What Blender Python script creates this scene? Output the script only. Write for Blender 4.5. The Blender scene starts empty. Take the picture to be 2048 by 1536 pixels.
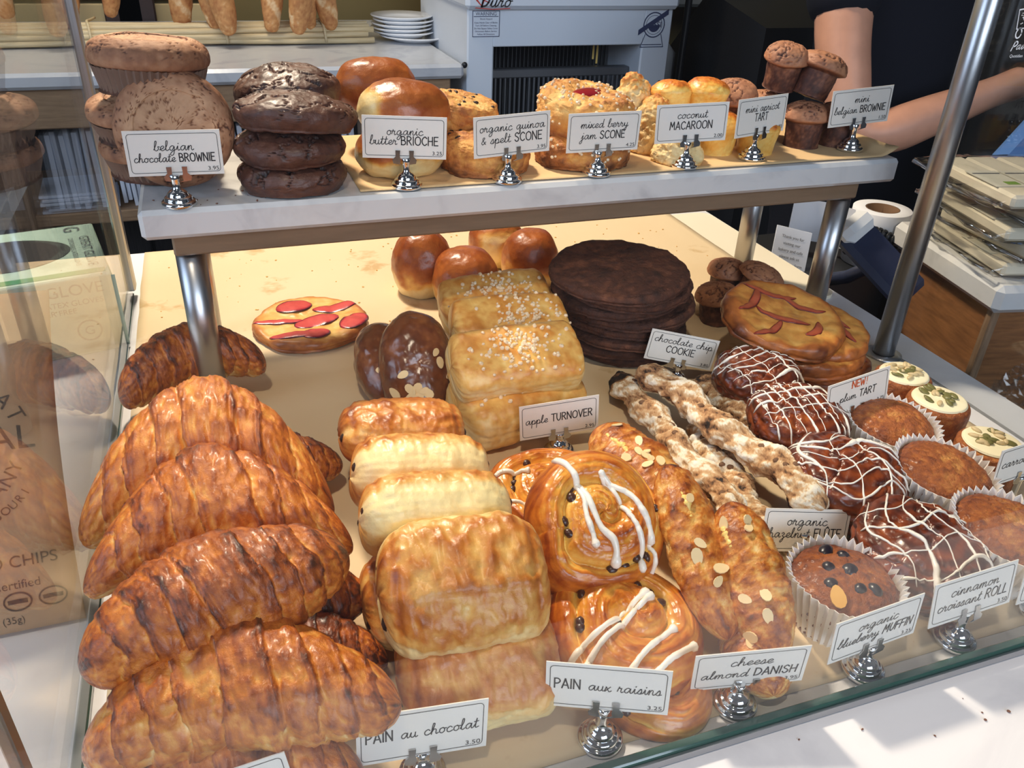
import bpy, math, random
import numpy as np
from mathutils import Vector, Matrix, Euler
from mathutils.bvhtree import BVHTree

SC = bpy.context.scene
COL = SC.collection
PI = math.pi

# ------------------------------------------------------------------ camera
cam_d = bpy.data.cameras.new('camera')
cam = bpy.data.objects.new('camera', cam_d)
COL.objects.link(cam)
SC.camera = cam
cam_d.sensor_width = 36.0
cam_d.lens = 1648.0 / 2048.0 * 36.0
cam_d.clip_start = 0.01
def camera_axes(pitch, yaw, roll):
    cy, sy, cp, sp = math.cos(yaw), math.sin(yaw), math.cos(pitch), math.sin(pitch)
    fwd = Vector((sy*cp, cy*cp, -sp)); right = Vector((cy, -sy, 0)); up = right.cross(fwd)
    cr, sr = math.cos(roll), math.sin(roll)
    return right*cr + up*sr, up*cr - right*sr, fwd
r_, u_, f_ = camera_axes(math.radians(30.63), math.radians(20.33), math.radians(2.39))
cam.matrix_world = Matrix(((r_.x, u_.x, -f_.x, 0), (r_.y, u_.y, -f_.y, 0), (r_.z, u_.z, -f_.z, 0.47), (0, 0, 0, 1)))

# ------------------------------------------------------------------ world, lamps, exposure
W = bpy.data.worlds.new('world'); SC.world = W; W.use_nodes = True
W.node_tree.nodes['Background'].inputs[0].default_value = (0.60, 0.66, 0.80, 1)
W.node_tree.nodes['Background'].inputs[1].default_value = 0.10
SC.view_settings.view_transform = 'Standard'
SC.view_settings.look = 'None'
SC.view_settings.exposure = -0.10
SC.view_settings.gamma = 1.0
SC.view_settings.use_curve_mapping = False
SC.cycles.max_bounces = 8
SC.cycles.transparent_max_bounces = 16
SC.cycles.sample_clamp_indirect = 4.0
SC.cycles.caustics_reflective = False
SC.cycles.caustics_refractive = False

def lamp(name, kind, loc, target, energy, color, size=0.1, size_y=None, angle=None):
    d = bpy.data.lights.new(name, kind)
    d.energy = energy; d.color = color
    if kind == 'AREA':
        d.shape = 'RECTANGLE'; d.size = size; d.size_y = size_y or size
    else:
        d.shadow_soft_size = size
    if kind == 'SPOT':
        d.spot_size = angle; d.spot_blend = 0.6
    o = bpy.data.objects.new(name, d); COL.objects.link(o)
    o.location = loc
    o.rotation_euler = (Vector(target) - Vector(loc)).to_track_quat('-Z', 'Y').to_euler()
    return o
WARM = (1.0, 0.84, 0.64)
lamp('track_spot_behind', 'SPOT', (-0.05, 1.80, 1.75), (0.32, 0.65, 0.05), 200, WARM, 0.09, angle=math.radians(70))
lamp('track_spot_front', 'SPOT', (-0.15, -0.10, 1.75), (0.20, 0.36, 0.05), 60, WARM, 0.05, angle=math.radians(36))
lamp('window_daylight', 'AREA', (-2.2, 0.2, 1.2), (0.3, 1.4, 0.0), 34, (0.62, 0.76, 1.0), 1.5, 1.5)
lamp('shop_window_daylight', 'AREA', (0.6, -5.0, 2.3), (0.5, 1.6, 0.0), 240, (0.74, 0.84, 1.0), 4.0, 2.4)
lamp('back_counter_fill', 'AREA', (-0.2, 2.0, 1.9), (0.1, 2.5, 0.1), 26, (1.0, 0.88, 0.72), 0.6, 0.3)  # unseen area light added to brighten the back counter

# ------------------------------------------------------------------ materials
def lin(c):
    return tuple((v/12.92 if v <= 0.04045 else ((v+0.055)/1.055)**2.4) for v in c)
def rgb(r, g, b):
    return lin((r/255, g/255, b/255))
MATS = {}
def base_mat(name):
    m = bpy.data.materials.new(name); m.use_nodes = True
    MATS[name] = m
    nt = m.node_tree
    return m, nt, nt.nodes['Principled BSDF']
def solid(name, color, rough=0.5, metal=0.0, coat=0.0, spec=0.5, emit=0.0):
    m, nt, b = base_mat(name)
    b.inputs['Base Color'].default_value = (*color, 1)
    b.inputs['Roughness'].default_value = rough
    b.inputs['Metallic'].default_value = metal
    b.inputs['Coat Weight'].default_value = coat
    b.inputs['Specular IOR Level'].default_value = spec
    if emit:
        b.inputs['Emission Color'].default_value = (*color, 1); b.inputs['Emission Strength'].default_value = emit
    return m
def ramp_node(nt, stops):
    r = nt.nodes.new('ShaderNodeValToRGB')
    e = r.color_ramp.elements
    while len(e) < len(stops): e.new(0.5)
    for el, (p, c) in zip(e, stops):
        el.position = p; el.color = (*c, 1)
    return r
def noise_node(nt, scale, detail=4, rough=0.6, vec=None):
    n = nt.nodes.new('ShaderNodeTexNoise')
    n.inputs['Scale'].default_value = scale; n.inputs['Detail'].default_value = detail
    n.inputs['Roughness'].default_value = rough
    if vec is not None: nt.links.new(vec, n.inputs['Vector'])
    return n
def obj_coords(nt, stretch=(1, 1, 1)):
    tc = nt.nodes.new('ShaderNodeTexCoord')
    mp = nt.nodes.new('ShaderNodeMapping')
    mp.inputs['Scale'].default_value = stretch
    nt.links.new(tc.outputs['Object'], mp.inputs['Vector'])
    return mp.outputs['Vector']
def math_node(nt, op, a, b=None, clamp=False):
    n = nt.nodes.new('ShaderNodeMath'); n.operation = op; n.use_clamp = clamp
    for i, v in enumerate((a, b)):
        if v is None: continue
        if isinstance(v, (int, float)): n.inputs[i].default_value = v
        else: nt.links.new(v, n.inputs[i])
    return n.outputs[0]
def pastry(name, stops, rough=0.45, coat=0.0, nscale=90, namp=0.25, bump=0.35, bdist=0.0012, bscale=240, stretch=(1, 1, 1), sss=0.0):
    m, nt, b = base_mat(name)
    vec = obj_coords(nt, stretch)
    at = nt.nodes.new('ShaderNodeAttribute'); at.attribute_name = 'bake'
    n1 = noise_node(nt, nscale, 6, 0.65, vec)
    v = math_node(nt, 'ADD', at.outputs['Fac'], math_node(nt, 'MULTIPLY', math_node(nt, 'SUBTRACT', n1.outputs[0], 0.5), namp*2), True)
    r = ramp_node(nt, stops)
    nt.links.new(v, r.inputs[0]); nt.links.new(r.outputs[0], b.inputs['Base Color'])
    b.inputs['Roughness'].default_value = rough
    b.inputs['Coat Weight'].default_value = coat
    b.inputs['Coat Roughness'].default_value = 0.25
    n2 = noise_node(nt, bscale, 5, 0.7, vec)
    bp = nt.nodes.new('ShaderNodeBump')
    bp.inputs['Strength'].default_value = bump; bp.inputs['Distance'].default_value = bdist
    nt.links.new(n2.outputs[0], bp.inputs['Height']); nt.links.new(bp.outputs[0], b.inputs['Normal'])
    if sss:
        b.inputs['Subsurface Weight'].default_value = sss
        b.inputs['Subsurface Radius'].default_value = (0.006, 0.003, 0.0012)
        b.inputs['Subsurface Scale'].default_value = 1.0
    return m
CRUST = [(0.0, rgb(246, 222, 160)), (0.25, rgb(226, 172, 92)), (0.5, rgb(196, 118, 44)), (0.75, rgb(146, 70, 20)), (1.0, rgb(66, 28, 10))]
CRUST_DARK = [(0.0, rgb(226, 180, 110)), (0.25, rgb(200, 136, 62)), (0.5, rgb(172, 92, 34)), (0.75, rgb(118, 54, 18)), (1.0, rgb(54, 22, 9))]
pastry('croissant_crust', [(0.0, rgb(248, 220, 156)), (0.22, rgb(230, 164, 76)), (0.45, rgb(204, 118, 40)), (0.68, rgb(160, 78, 24)), (0.86, rgb(112, 50, 18)), (1.0, rgb(64, 28, 12))], 0.34, 0.25, 90, 0.20, 0.75, 0.0018, 230)
pastry('puff_crust', CRUST, 0.38, 0.2, 60, 0.26, 0.45, 0.0014, 190)
pastry('danish_crust', CRUST, 0.38, 0.15, 55, 0.40, 0.7, 0.0022, 130)
pastry('raisin_swirl_crust', [(0.0, rgb(244, 206, 110)), (0.3, rgb(226, 158, 62)), (0.55, rgb(200, 112, 34)), (0.8, rgb(150, 66, 18)), (1.0, rgb(84, 34, 12))], 0.28, 0.35, 70, 0.24, 0.35, 0.0012, 170)
pastry('cinnamon_crust', [(0.0, rgb(180, 104, 44)), (0.3, rgb(136, 62, 24)), (0.6, rgb(92, 36, 16)), (1.0, rgb(38, 15, 9))], 0.30, 0.45, 70, 0.25, 0.4, 0.0012, 150)
pastry('brioche_crust', [(0.0, rgb(250, 228, 168)), (0.25, rgb(232, 178, 92)), (0.5, rgb(190, 110, 46)), (0.75, rgb(142, 68, 26)), (1.0, rgb(84, 36, 16))], 0.34, 0.25, 35, 0.22, 0.5, 0.0016, 110)
pastry('almond_bun_crust', [(0.0, rgb(214, 168, 104)), (0.3, rgb(160, 96, 48)), (0.6, rgb(110, 58, 28)), (1.0, rgb(62, 30, 16))], 0.20, 0.7, 60, 0.2, 0.3, 0.001, 200)
pastry('flute_crust', [(0.0, rgb(248, 244, 234)), (0.34, rgb(236, 222, 196)), (0.46, rgb(212, 178, 136)), (0.64, rgb(190, 146, 102)), (0.82, rgb(146, 104, 70)), (1.0, rgb(40, 30, 24))], 0.85, 0.0, 80, 0.42, 0.7, 0.002, 220)
pastry('turnover_crust', [(0.0, rgb(250, 228, 168)), (0.3, rgb(236, 188, 104)), (0.6, rgb(208, 138, 58)), (1.0, rgb(150, 82, 30))], 0.42, 0.1, 60, 0.2, 0.35, 0.0012, 150)
pastry('brownie_crumb', [(0.0, rgb(204, 156, 118)), (0.4, rgb(156, 106, 74)), (0.75, rgb(98, 58, 38)), (1.0, rgb(40, 22, 15))], 0.7, 0.0, 60, 0.18, 0.5, 0.0012, 170)
pastry('dark_cake_crumb', [(0.0, rgb(118, 78, 60)), (0.4, rgb(88, 53, 40)), (0.75, rgb(58, 33, 25)), (1.0, rgb(22, 12, 9))], 0.50, 0.12, 60, 0.2, 0.6, 0.0018, 150)
pastry('mini_cake_crumb', [(0.0, rgb(196, 138, 100)), (0.4, rgb(158, 104, 74)), (0.75, rgb(84, 46, 33)), (1.0, rgb(34, 18, 13))], 0.62, 0.0, 80, 0.16, 0.45, 0.001, 210)
pastry('cookie_crumb', [(0.0, rgb(122, 74, 50)), (0.4, rgb(84, 47, 31)), (0.75, rgb(56, 30, 20)), (1.0, rgb(22, 12, 9))], 0.75, 0.0, 70, 0.34, 0.9, 0.004, 110)
pastry('muffin_crumb', [(0.0, rgb(226, 160, 84)), (0.35, rgb(184, 104, 48)), (0.7, rgb(128, 62, 32)), (1.0, rgb(62, 28, 17))], 0.45, 0.15, 150, 0.40, 1.0, 0.004, 230)
pastry('scone_crust', [(0.0, rgb(248, 214, 138)), (0.35, rgb(226, 164, 86)), (0.65, rgb(182, 112, 56)), (1.0, rgb(92, 50, 26))], 0.65, 0.0, 110, 0.3, 0.8, 0.002, 190)
pastry('macaroon_crust', [(0.0, rgb(252, 226, 168)), (0.4, rgb(240, 186, 100)), (0.7, rgb(218, 128, 52)), (1.0, rgb(136, 62, 26))], 0.55, 0.0, 160, 0.25, 0.9, 0.002, 260)
pastry('apricot_crust', [(0.0, rgb(252, 220, 130)), (0.4, rgb(240, 178, 78)), (0.7, rgb(220, 122, 42)), (1.0, rgb(140, 62, 22))], 0.4, 0.2, 90, 0.25, 0.5, 0.0015, 200)
pastry('plum_tart_crust', [(0.0, rgb(246, 206, 122)), (0.35, rgb(224, 160, 78)), (0.65, rgb(186, 108, 48)), (1.0, rgb(96, 46, 24))], 0.42, 0.2, 70, 0.22, 0.4, 0.0012, 160)
pastry('plum_flesh', [(0.0, rgb(226, 96, 88)), (0.5, rgb(188, 44, 58)), (0.8, rgb(120, 20, 40)), (1.0, rgb(40, 12, 34))], 0.25, 0.6, 120, 0.2, 0.3, 0.0008, 200)
pastry('baked_plum_skin', [(0.0, rgb(206, 112, 74)), (0.5, rgb(160, 56, 40)), (1.0, rgb(74, 22, 24))], 0.3, 0.4, 120, 0.2, 0.3, 0.0008, 200)
pastry('baguette_crust', [(0.0, rgb(240, 214, 170)), (0.35, rgb(206, 150, 92)), (0.7, rgb(164, 100, 54)), (1.0, rgb(98, 54, 28))], 0.7, 0.0, 60, 0.3, 0.5, 0.002, 120)
solid('icing', rgb(250, 244, 232), 0.3, coat=0.3)
solid('cream_icing', rgb(250, 240, 204), 0.4)
solid('chocolate', rgb(46, 30, 26), 0.35)
solid('raisin', rgb(66, 34, 22), 0.35, coat=0.2)
solid('blueberry', rgb(26, 20, 34), 0.35, coat=0.2)
solid('almond_flake', rgb(240, 212, 160), 0.5)
solid('toasted_almond', rgb(232, 178, 96), 0.5)
solid('pale_seed', rgb(206, 184, 140), 0.5)
solid('green_seed', rgb(116, 112, 64), 0.4)
solid('pearl_sugar', rgb(238, 214, 178), 0.35)
solid('custard', rgb(244, 208, 120), 0.4)
solid('currant', rgb(50, 26, 16), 0.5)
solid('hazelnut', rgb(112, 78, 52), 0.7)
solid('berry_jam', rgb(150, 30, 36), 0.15, coat=0.5)
solid('chrome', (0.82, 0.84, 0.86), 0.06, 1.0)
solid('clip_steel', (0.55, 0.55, 0.55), 0.18, 1.0)
solid('brushed_steel', (0.50, 0.51, 0.53), 0.34, 1.0)
solid('bronze_steel', (0.30, 0.26, 0.22), 0.35, 1.0)
solid('card_paper', rgb(236, 232, 224), 0.6)
solid('ink', rgb(40, 38, 40), 0.6)
solid('orange_ink', rgb(214, 92, 40), 0.6)
solid('grey_ink', rgb(92, 92, 98), 0.6)
solid('blue_ink', rgb(58, 66, 100), 0.6)
solid('red_ink', rgb(206, 56, 40), 0.6)
solid('white_ink', rgb(225, 225, 225), 0.6)
solid('plate_china', rgb(235, 236, 238), 0.15, coat=0.3)
solid('slicer_enamel', rgb(222, 230, 240), 0.4)
solid('black_metal', (0.012, 0.012, 0.014), 0.4)
solid('dark_blade', rgb(112, 114, 118), 0.4, 0.6)
solid('black_plastic', (0.010, 0.011, 0.013), 0.45)
solid('navy_plastic', rgb(30, 38, 64), 0.42)
solid('bag_paper', rgb(214, 218, 228), 0.8)
solid('roll_paper', rgb(236, 238, 244), 0.7)
solid('card_core', rgb(112, 82, 56), 0.8)
solid('glove_green', rgb(40, 150, 96), 0.5)
solid('glove_pale', rgb(196, 226, 210), 0.5)
solid('glove_front', rgb(178, 196, 176), 0.5)
solid('hole_dark', (0.015, 0.014, 0.018), 0.7)
solid('board_plastic', rgb(238, 228, 204), 0.5)
solid('black_cloth', rgb(20, 22, 32), 0.9, spec=0.2)
solid('denim_cloth', rgb(18, 20, 30), 0.9, spec=0.2)
solid('hair', rgb(40, 26, 18), 0.6)
solid('blue_plastic', rgb(84, 122, 176), 0.25)
solid('nougat', rgb(238, 228, 206), 0.6)
solid('nougat_label', rgb(232, 228, 212), 0.6)
solid('label_green', rgb(132, 170, 72), 0.6)
solid('wall_ochre', rgb(120, 104, 62), 0.8)
solid('wall_dark', rgb(40, 38, 38), 0.8)
solid('floor_tile', rgb(80, 74, 68), 0.6)
solid('grey_plank', rgb(128, 122, 112), 0.7)
solid('cream_plank', rgb(206, 184, 136), 0.7)
solid('chocolate_plank', rgb(52, 32, 26), 0.5)
solid('white_plastic', rgb(226, 228, 230), 0.35)
solid('grey_plastic', rgb(120, 120, 116), 0.5)

def marble(name, c1, c2, scale=9, rough=0.22):
    m, nt, b = base_mat(name)
    vec = obj_coords(nt)
    n1 = noise_node(nt, scale, 7, 0.6, vec); n1.inputs['Distortion'].default_value = 1.4
    r = ramp_node(nt, [(0.30, c2), (0.48, c1), (0.56, c1), (0.75, tuple(v*0.93 for v in c1))])
    nt.links.new(n1.outputs[0], r.inputs[0]); nt.links.new(r.outputs[0], b.inputs['Base Color'])
    b.inputs['Roughness'].default_value = rough
    return m
marble('white_marble', rgb(212, 212, 212), rgb(190, 190, 192), 9)
marble('counter_marble', rgb(230, 230, 234), rgb(212, 212, 218), 5)
marble('grey_marble', rgb(206, 208, 212), rgb(180, 184, 192), 7)
def stained(name, c1, c2, scale=14, thr=(0.60, 0.68), rough=0.75):
    m, nt, b = base_mat(name)
    vec = obj_coords(nt)
    n1 = noise_node(nt, scale, 5, 0.6, vec)
    r = ramp_node(nt, [(0.0, c1), (thr[0], c1), (thr[1], c2), (1.0, c2)])
    nt.links.new(n1.outputs[0], r.inputs[0]); nt.links.new(r.outputs[0], b.inputs['Base Color'])
    b.inputs['Roughness'].default_value = rough
    n2 = noise_node(nt, 22, 3, 0.5, vec)
    bp = nt.nodes.new('ShaderNodeBump'); bp.inputs['Strength'].default_value = 0.25; bp.inputs['Distance'].default_value = 0.004
    nt.links.new(n2.outputs[0], bp.inputs['Height']); nt.links.new(bp.outputs[0], b.inputs['Normal'])
    return m
stained('kraft_paper', rgb(222, 186, 136), rgb(198, 158, 106), 11)
stained('tray_paper', rgb(222, 198, 160), rgb(196, 164, 118), 13)
stained('chip_bag_kraft', rgb(176, 144, 114), rgb(160, 130, 102), 6)
def wood(name, c1, c2, stretch=(2, 2, 30), rough=0.55):
    m, nt, b = base_mat(name)
    vec = obj_coords(nt, stretch)
    n1 = noise_node(nt, 6, 5, 0.6, vec)
    r = ramp_node(nt, [(0.3, c2), (0.7, c1)])
    nt.links.new(n1.outputs[0], r.inputs[0]); nt.links.new(r.outputs[0], b.inputs['Base Color'])
    b.inputs['Roughness'].default_value = rough
    return m
wood('oak_rail', rgb(176, 142, 106), rgb(138, 108, 80), (3, 30, 30))
wood('oak_stile', rgb(150, 122, 96), rgb(108, 86, 66), (30, 30, 3))
wood('dark_slat', rgb(58, 56, 58), rgb(34, 34, 38), (30, 30, 2))
wood('stand_wood', rgb(150, 100, 58), rgb(112, 72, 40), (4, 4, 30))
wood('shelf_frame', rgb(140, 116, 92), rgb(124, 102, 80), (2, 20, 20), 0.4)
wood('straw', rgb(218, 200, 162), rgb(190, 168, 126), (3, 80, 80), 0.7)
def paper_cup(name, c):
    m, nt, b = base_mat(name)
    b.inputs['Base Color'].default_value = (*c, 1); b.inputs['Roughness'].default_value = 0.7
    b.inputs['Subsurface Weight'].default_value = 0.0
    return m
paper_cup('muffin_paper', rgb(240, 236, 230))
paper_cup('brownie_paper', rgb(120, 92, 76))
def skin(name, c):
    m, nt, b = base_mat(name)
    vec = obj_coords(nt)
    n1 = noise_node(nt, 30, 4, 0.6, vec)
    r = ramp_node(nt, [(0.3, tuple(v*0.86 for v in c)), (0.7, c)])
    nt.links.new(n1.outputs[0], r.inputs[0]); nt.links.new(r.outputs[0], b.inputs['Base Color'])
    b.inputs['Roughness'].default_value = 0.5
    return m
skin('skin', rgb(206, 150, 122))
def glass(name, tint=(0.97, 0.99, 0.98), f0=0.05, power=5.0):
    m = bpy.data.materials.new(name); m.use_nodes = True; MATS[name] = m
    nt = m.node_tree; nt.nodes.clear()
    out = nt.nodes.new('ShaderNodeOutputMaterial'); mix = nt.nodes.new('ShaderNodeMixShader')
    tr = nt.nodes.new('ShaderNodeBsdfTransparent'); gl = nt.nodes.new('ShaderNodeBsdfGlossy')
    tr.inputs[0].default_value = (*tint, 1); gl.inputs['Roughness'].default_value = 0.0
    lw = nt.nodes.new('ShaderNodeLayerWeight'); lw.inputs['Blend'].default_value = 0.5
    p = math_node(nt, 'POWER', lw.outputs['Facing'], power)
    f = math_node(nt, 'ADD', math_node(nt, 'MULTIPLY', p, 1.0 - f0), f0, True)
    nt.links.new(f, mix.inputs[0]); nt.links.new(tr.outputs[0], mix.inputs[1]); nt.links.new(gl.outputs[0], mix.inputs[2])
    nt.links.new(mix.outputs[0], out.inputs[0])
    return m
glass('clear_glass', (0.985, 0.992, 0.99), 0.03)
glass('clear_wrap', (0.98, 0.98, 0.97), 0.07, 4.0)
solid('glass_edge', rgb(52, 84, 76), 0.1, coat=0.5)

# ------------------------------------------------------------------ mesh helpers
def mesh_obj(name, V, polys, mat, parent=None, bake=None, smooth=True):
    """polys: list of index arrays, each (n, k)"""
    V = np.asarray(V, dtype=np.float32).reshape(-1, 3)
    me = bpy.data.meshes.new(name)
    loops = np.concatenate([np.asarray(p, dtype=np.int32).ravel() for p in polys if len(p)])
    tot = np.concatenate([np.full(len(p), np.asarray(p).shape[1], dtype=np.int32) for p in polys if len(p)])
    start = np.concatenate([[0], np.cumsum(tot)[:-1]]).astype(np.int32)
    me.vertices.add(len(V)); me.vertices.foreach_set('co', V.ravel())
    me.loops.add(len(loops)); me.loops.foreach_set('vertex_index', loops)
    me.polygons.add(len(tot)); me.polygons.foreach_set('loop_start', start); me.polygons.foreach_set('loop_total', tot)
    me.update(calc_edges=True)
    me.polygons.foreach_set('use_smooth', np.full(len(tot), smooth, dtype=bool))
    if bake is not None:
        a = me.attributes.new('bake', 'FLOAT', 'POINT')
        a.data.foreach_set('value', np.clip(np.asarray(bake, dtype=np.float32).ravel(), 0, 1))
    me.validate()
    me.materials.append(MATS[mat])
    o = bpy.data.objects.new(name, me); COL.objects.link(o)
    if parent is not None: o.parent = parent
    return o
def tag(o, label=None, cat=None, group=None, kind=None):
    if label: o['label'] = label
    if cat: o['category'] = cat
    if group: o['group'] = group
    if kind: o['kind'] = kind
    return o
def thing(name, label, cat, loc=(0, 0, 0), rot=(0, 0, 0), group=None):
    o = bpy.data.objects.new(name, None); COL.objects.link(o)
    o.empty_display_size = 0.02
    place(o, loc, rot)
    return tag(o, label, cat, group)
def place(o, loc, rot=(0, 0, 0)):
    o.location = loc; o.rotation_euler = tuple(math.radians(a) for a in rot)
    return o

class MB:
    """collects simple solids into one mesh"""
    def __init__(s): s.V = []; s.P = {}; s.n = 0
    def add(s, V, F):
        V = np.asarray(V, float)
        for f in F:
            s.P.setdefault(len(f), []).append([i + s.n for i in f])
        s.V.append(V); s.n += len(V)
        return s
    def box(s, c, size, bevel=0.0, rot=None):
        x, y, z = (v/2 for v in size)
        b = min(bevel, x*0.9, y*0.9, z*0.9)
        if b <= 0:
            V = np.array([[i*x, j*y, k*z] for i in (-1, 1) for j in (-1, 1) for k in (-1, 1)])
            F = [(0, 1, 3, 2), (4, 6, 7, 5), (0, 4, 5, 1), (2, 3, 7, 6), (0, 2, 6, 4), (1, 5, 7, 3)]
        else:
            V = []; ix = {}
            for i in (-1, 1):
                for j in (-1, 1):
                    for k in (-1, 1):
                        ix[i, j, k] = len(V)
                        V += [[i*x, j*(y-b), k*(z-b)], [i*(x-b), j*y, k*(z-b)], [i*(x-b), j*(y-b), k*z]]
            V = np.array(V); F = []
            sg = [(-1, -1), (1, -1), (1, 1), (-1, 1)]
            for e in (-1, 1):
                F.append([ix[e, p, q] for p, q in sg][::e]); F.append([ix[p, e, q] + 1 for p, q in sg][::-e]); F.append([ix[p, q, e] + 2 for p, q in sg][::e])
            for p in (-1, 1):
                for q in (-1, 1):
                    F.append([ix[p, q, -1], ix[p, q, 1], ix[p, q, 1] + 1, ix[p, q, -1] + 1][::(1 if p*q < 0 else -1)])
                    F.append([ix[p, -1, q], ix[p, 1, q], ix[p, 1, q] + 2, ix[p, -1, q] + 2][::(-1 if p*q < 0 else 1)])
                    F.append([ix[-1, p, q] + 1, ix[1, p, q] + 1, ix[1, p, q] + 2, ix[-1, p, q] + 2][::(1 if p*q < 0 else -1)])
                    for r in (-1, 1):
                        F.append([ix[p, q, r], ix[p, q, r] + 1, ix[p, q, r] + 2][::(1 if p*q*r > 0 else -1)])
        if rot is not None: V = V @ np.array(Euler(rot).to_matrix()).T
        return s.add(V + np.array(c), F)
    def tube(s, pts, r, n=8, cap=True):
        pts = np.asarray(pts, float); m = len(pts)
        r = np.broadcast_to(np.asarray(r, float), (m,))
        T = np.gradient(pts, axis=0); T /= np.linalg.norm(T, axis=1)[:, None] + 1e-12
        ref = np.array([0, 0, 1.0]) if abs(T[0][2]) < 0.9 else np.array([1.0, 0, 0])
        V = []
        a = np.linspace(0, 2*PI, n, endpoint=False)
        N = ref - T[0]*(ref @ T[0])
        for i in range(m):
            N = N - T[i]*(N @ T[i]); N /= np.linalg.norm(N) + 1e-12
            B = np.cross(T[i], N)
            V.append(pts[i] + r[i]*(np.cos(a)[:, None]*N + np.sin(a)[:, None]*B))
        V = np.concatenate(V)
        F = [(i*n + j, i*n + (j+1) % n, (i+1)*n + (j+1) % n, (i+1)*n + j) for i in range(m-1) for j in range(n)]
        if cap: F += [tuple(range(n))[::-1], tuple((m-1)*n + j for j in range(n))]
        return s.add(V, F)
    def lathe(s, prof, n=24, c=(0, 0, 0)):
        prof = [(max(r, 1e-5), z) for r, z in prof]
        a = np.linspace(0, 2*PI, n, endpoint=False)
        V = np.concatenate([np.stack([r*np.cos(a), r*np.sin(a), np.full(n, z)], 1) for r, z in prof]) + np.array(c)
        m = len(prof)
        F = [(i*n + j, i*n + (j+1) % n, (i+1)*n + (j+1) % n, (i+1)*n + j) for i in range(m-1) for j in range(n)]
        return s.add(V, F)
    def ell(s, c, r, R=None, nu=8, nv=6):
        th = np.linspace(0, PI, nv + 1); ph = np.linspace(0, 2*PI, nu, endpoint=False)
        V = np.array([[math.sin(t)*math.cos(p), math.sin(t)*math.sin(p), math.cos(t)] for t in th[1:-1] for p in ph] + [[0, 0, 1], [0, 0, -1]])*np.array(r)
        F = [(i*nu + j, (i+1)*nu + j, (i+1)*nu + (j+1) % nu, i*nu + (j+1) % nu) for i in range(nv-2) for j in range(nu)]
        k = (nv-1)*nu
        F += [(k, j, (j+1) % nu) for j in range(nu)] + [(k+1, (nv-2)*nu + (j+1) % nu, (nv-2)*nu + j) for j in range(nu)]
        if R is not None: V = V @ np.array(R).T
        return s.add(V + np.array(c), F)
    def prism(s, pts, y0, y1, axis='y'):
        n = len(pts)
        if axis == 'y': f = lambda p, t: (p[0], t, p[1])
        elif axis == 'z': f = lambda p, t: (p[0], p[1], t)
        else: f = lambda p, t: (t, p[0], p[1])
        V = [f(p, y0) for p in pts] + [f(p, y1) for p in pts]
        F = [tuple(range(n)), tuple(range(2*n-1, n-1, -1))] + [(i, n + i, n + (i+1) % n, (i+1) % n) for i in range(n)]
        return s.add(V, F)
    def build(s, name, mat, parent=None, smooth=False, bake=None):
        V = np.concatenate(s.V)
        o = mesh_obj(name, V, [np.array(p) for p in s.P.values()], mat, parent, None if bake is None else np.full(len(V), bake), smooth)
        return o

# numpy gradient noise
def _h(i, j, k, seed):
    n = (i*374761393 + j*668265263 + k*2147483647 + seed*1274126177) & 0xffffffff
    n = ((n ^ (n >> 13))*1274126177) & 0xffffffff
    return (n ^ (n >> 16)) & 0xffffffff
def perlin(P, seed=0):
    P = np.asarray(P, float); I = np.floor(P).astype(np.int64); f = P - I
    u = f*f*f*(f*(f*6 - 15) + 10)
    out = 0
    for a in (0, 1):
        for b in (0, 1):
            for c in (0, 1):
                h = _h(I[..., 0] + a, I[..., 1] + b, I[..., 2] + c, seed)
                gx = (h & 255)/127.5 - 1; gy = ((h >> 8) & 255)/127.5 - 1; gz = ((h >> 16) & 255)/127.5 - 1
                d = gx*(f[..., 0]-a) + gy*(f[..., 1]-b) + gz*(f[..., 2]-c)
                w = (u[..., 0] if a else 1-u[..., 0])*(u[..., 1] if b else 1-u[..., 1])*(u[..., 2] if c else 1-u[..., 2])
                out = out + w*d
    return out
def fbm(P, freq=1.0, octv=4, seed=0, gain=0.5):
    P = np.asarray(P, float)*freq; s = 0; a = 1.0
    for o in range(octv):
        s = s + a*perlin(P, seed + o*17); P = P*2.03 + 5.1; a *= gain
    return s
def sstep(a, b, x):
    t = np.clip((x-a)/(b-a), 0, 1); return t*t*(3-2*t)
def crm(pts, m):
    """catmull-rom resample"""
    p = np.asarray(pts, float); p = np.vstack([2*p[0]-p[1], p, 2*p[-1]-p[-2]])
    n = len(p) - 3; t = np.linspace(0, n - 1e-9, m); i = t.astype(int); f = (t - i)[:, None]
    a, b, c, d = p[i], p[i+1], p[i+2], p[i+3]
    return 0.5*((2*b) + (c-a)*f + (2*a-5*b+4*c-d)*f**2 + (3*b-a-3*c+d)*f**3)
def grid_normals(G):
    du = np.gradient(G, axis=0)
    dv = np.roll(G, -1, 1) - np.roll(G, 1, 1)
    N = np.cross(dv, du); L = np.linalg.norm(N, axis=2)[..., None]
    return N/(L + 1e-12)
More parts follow.
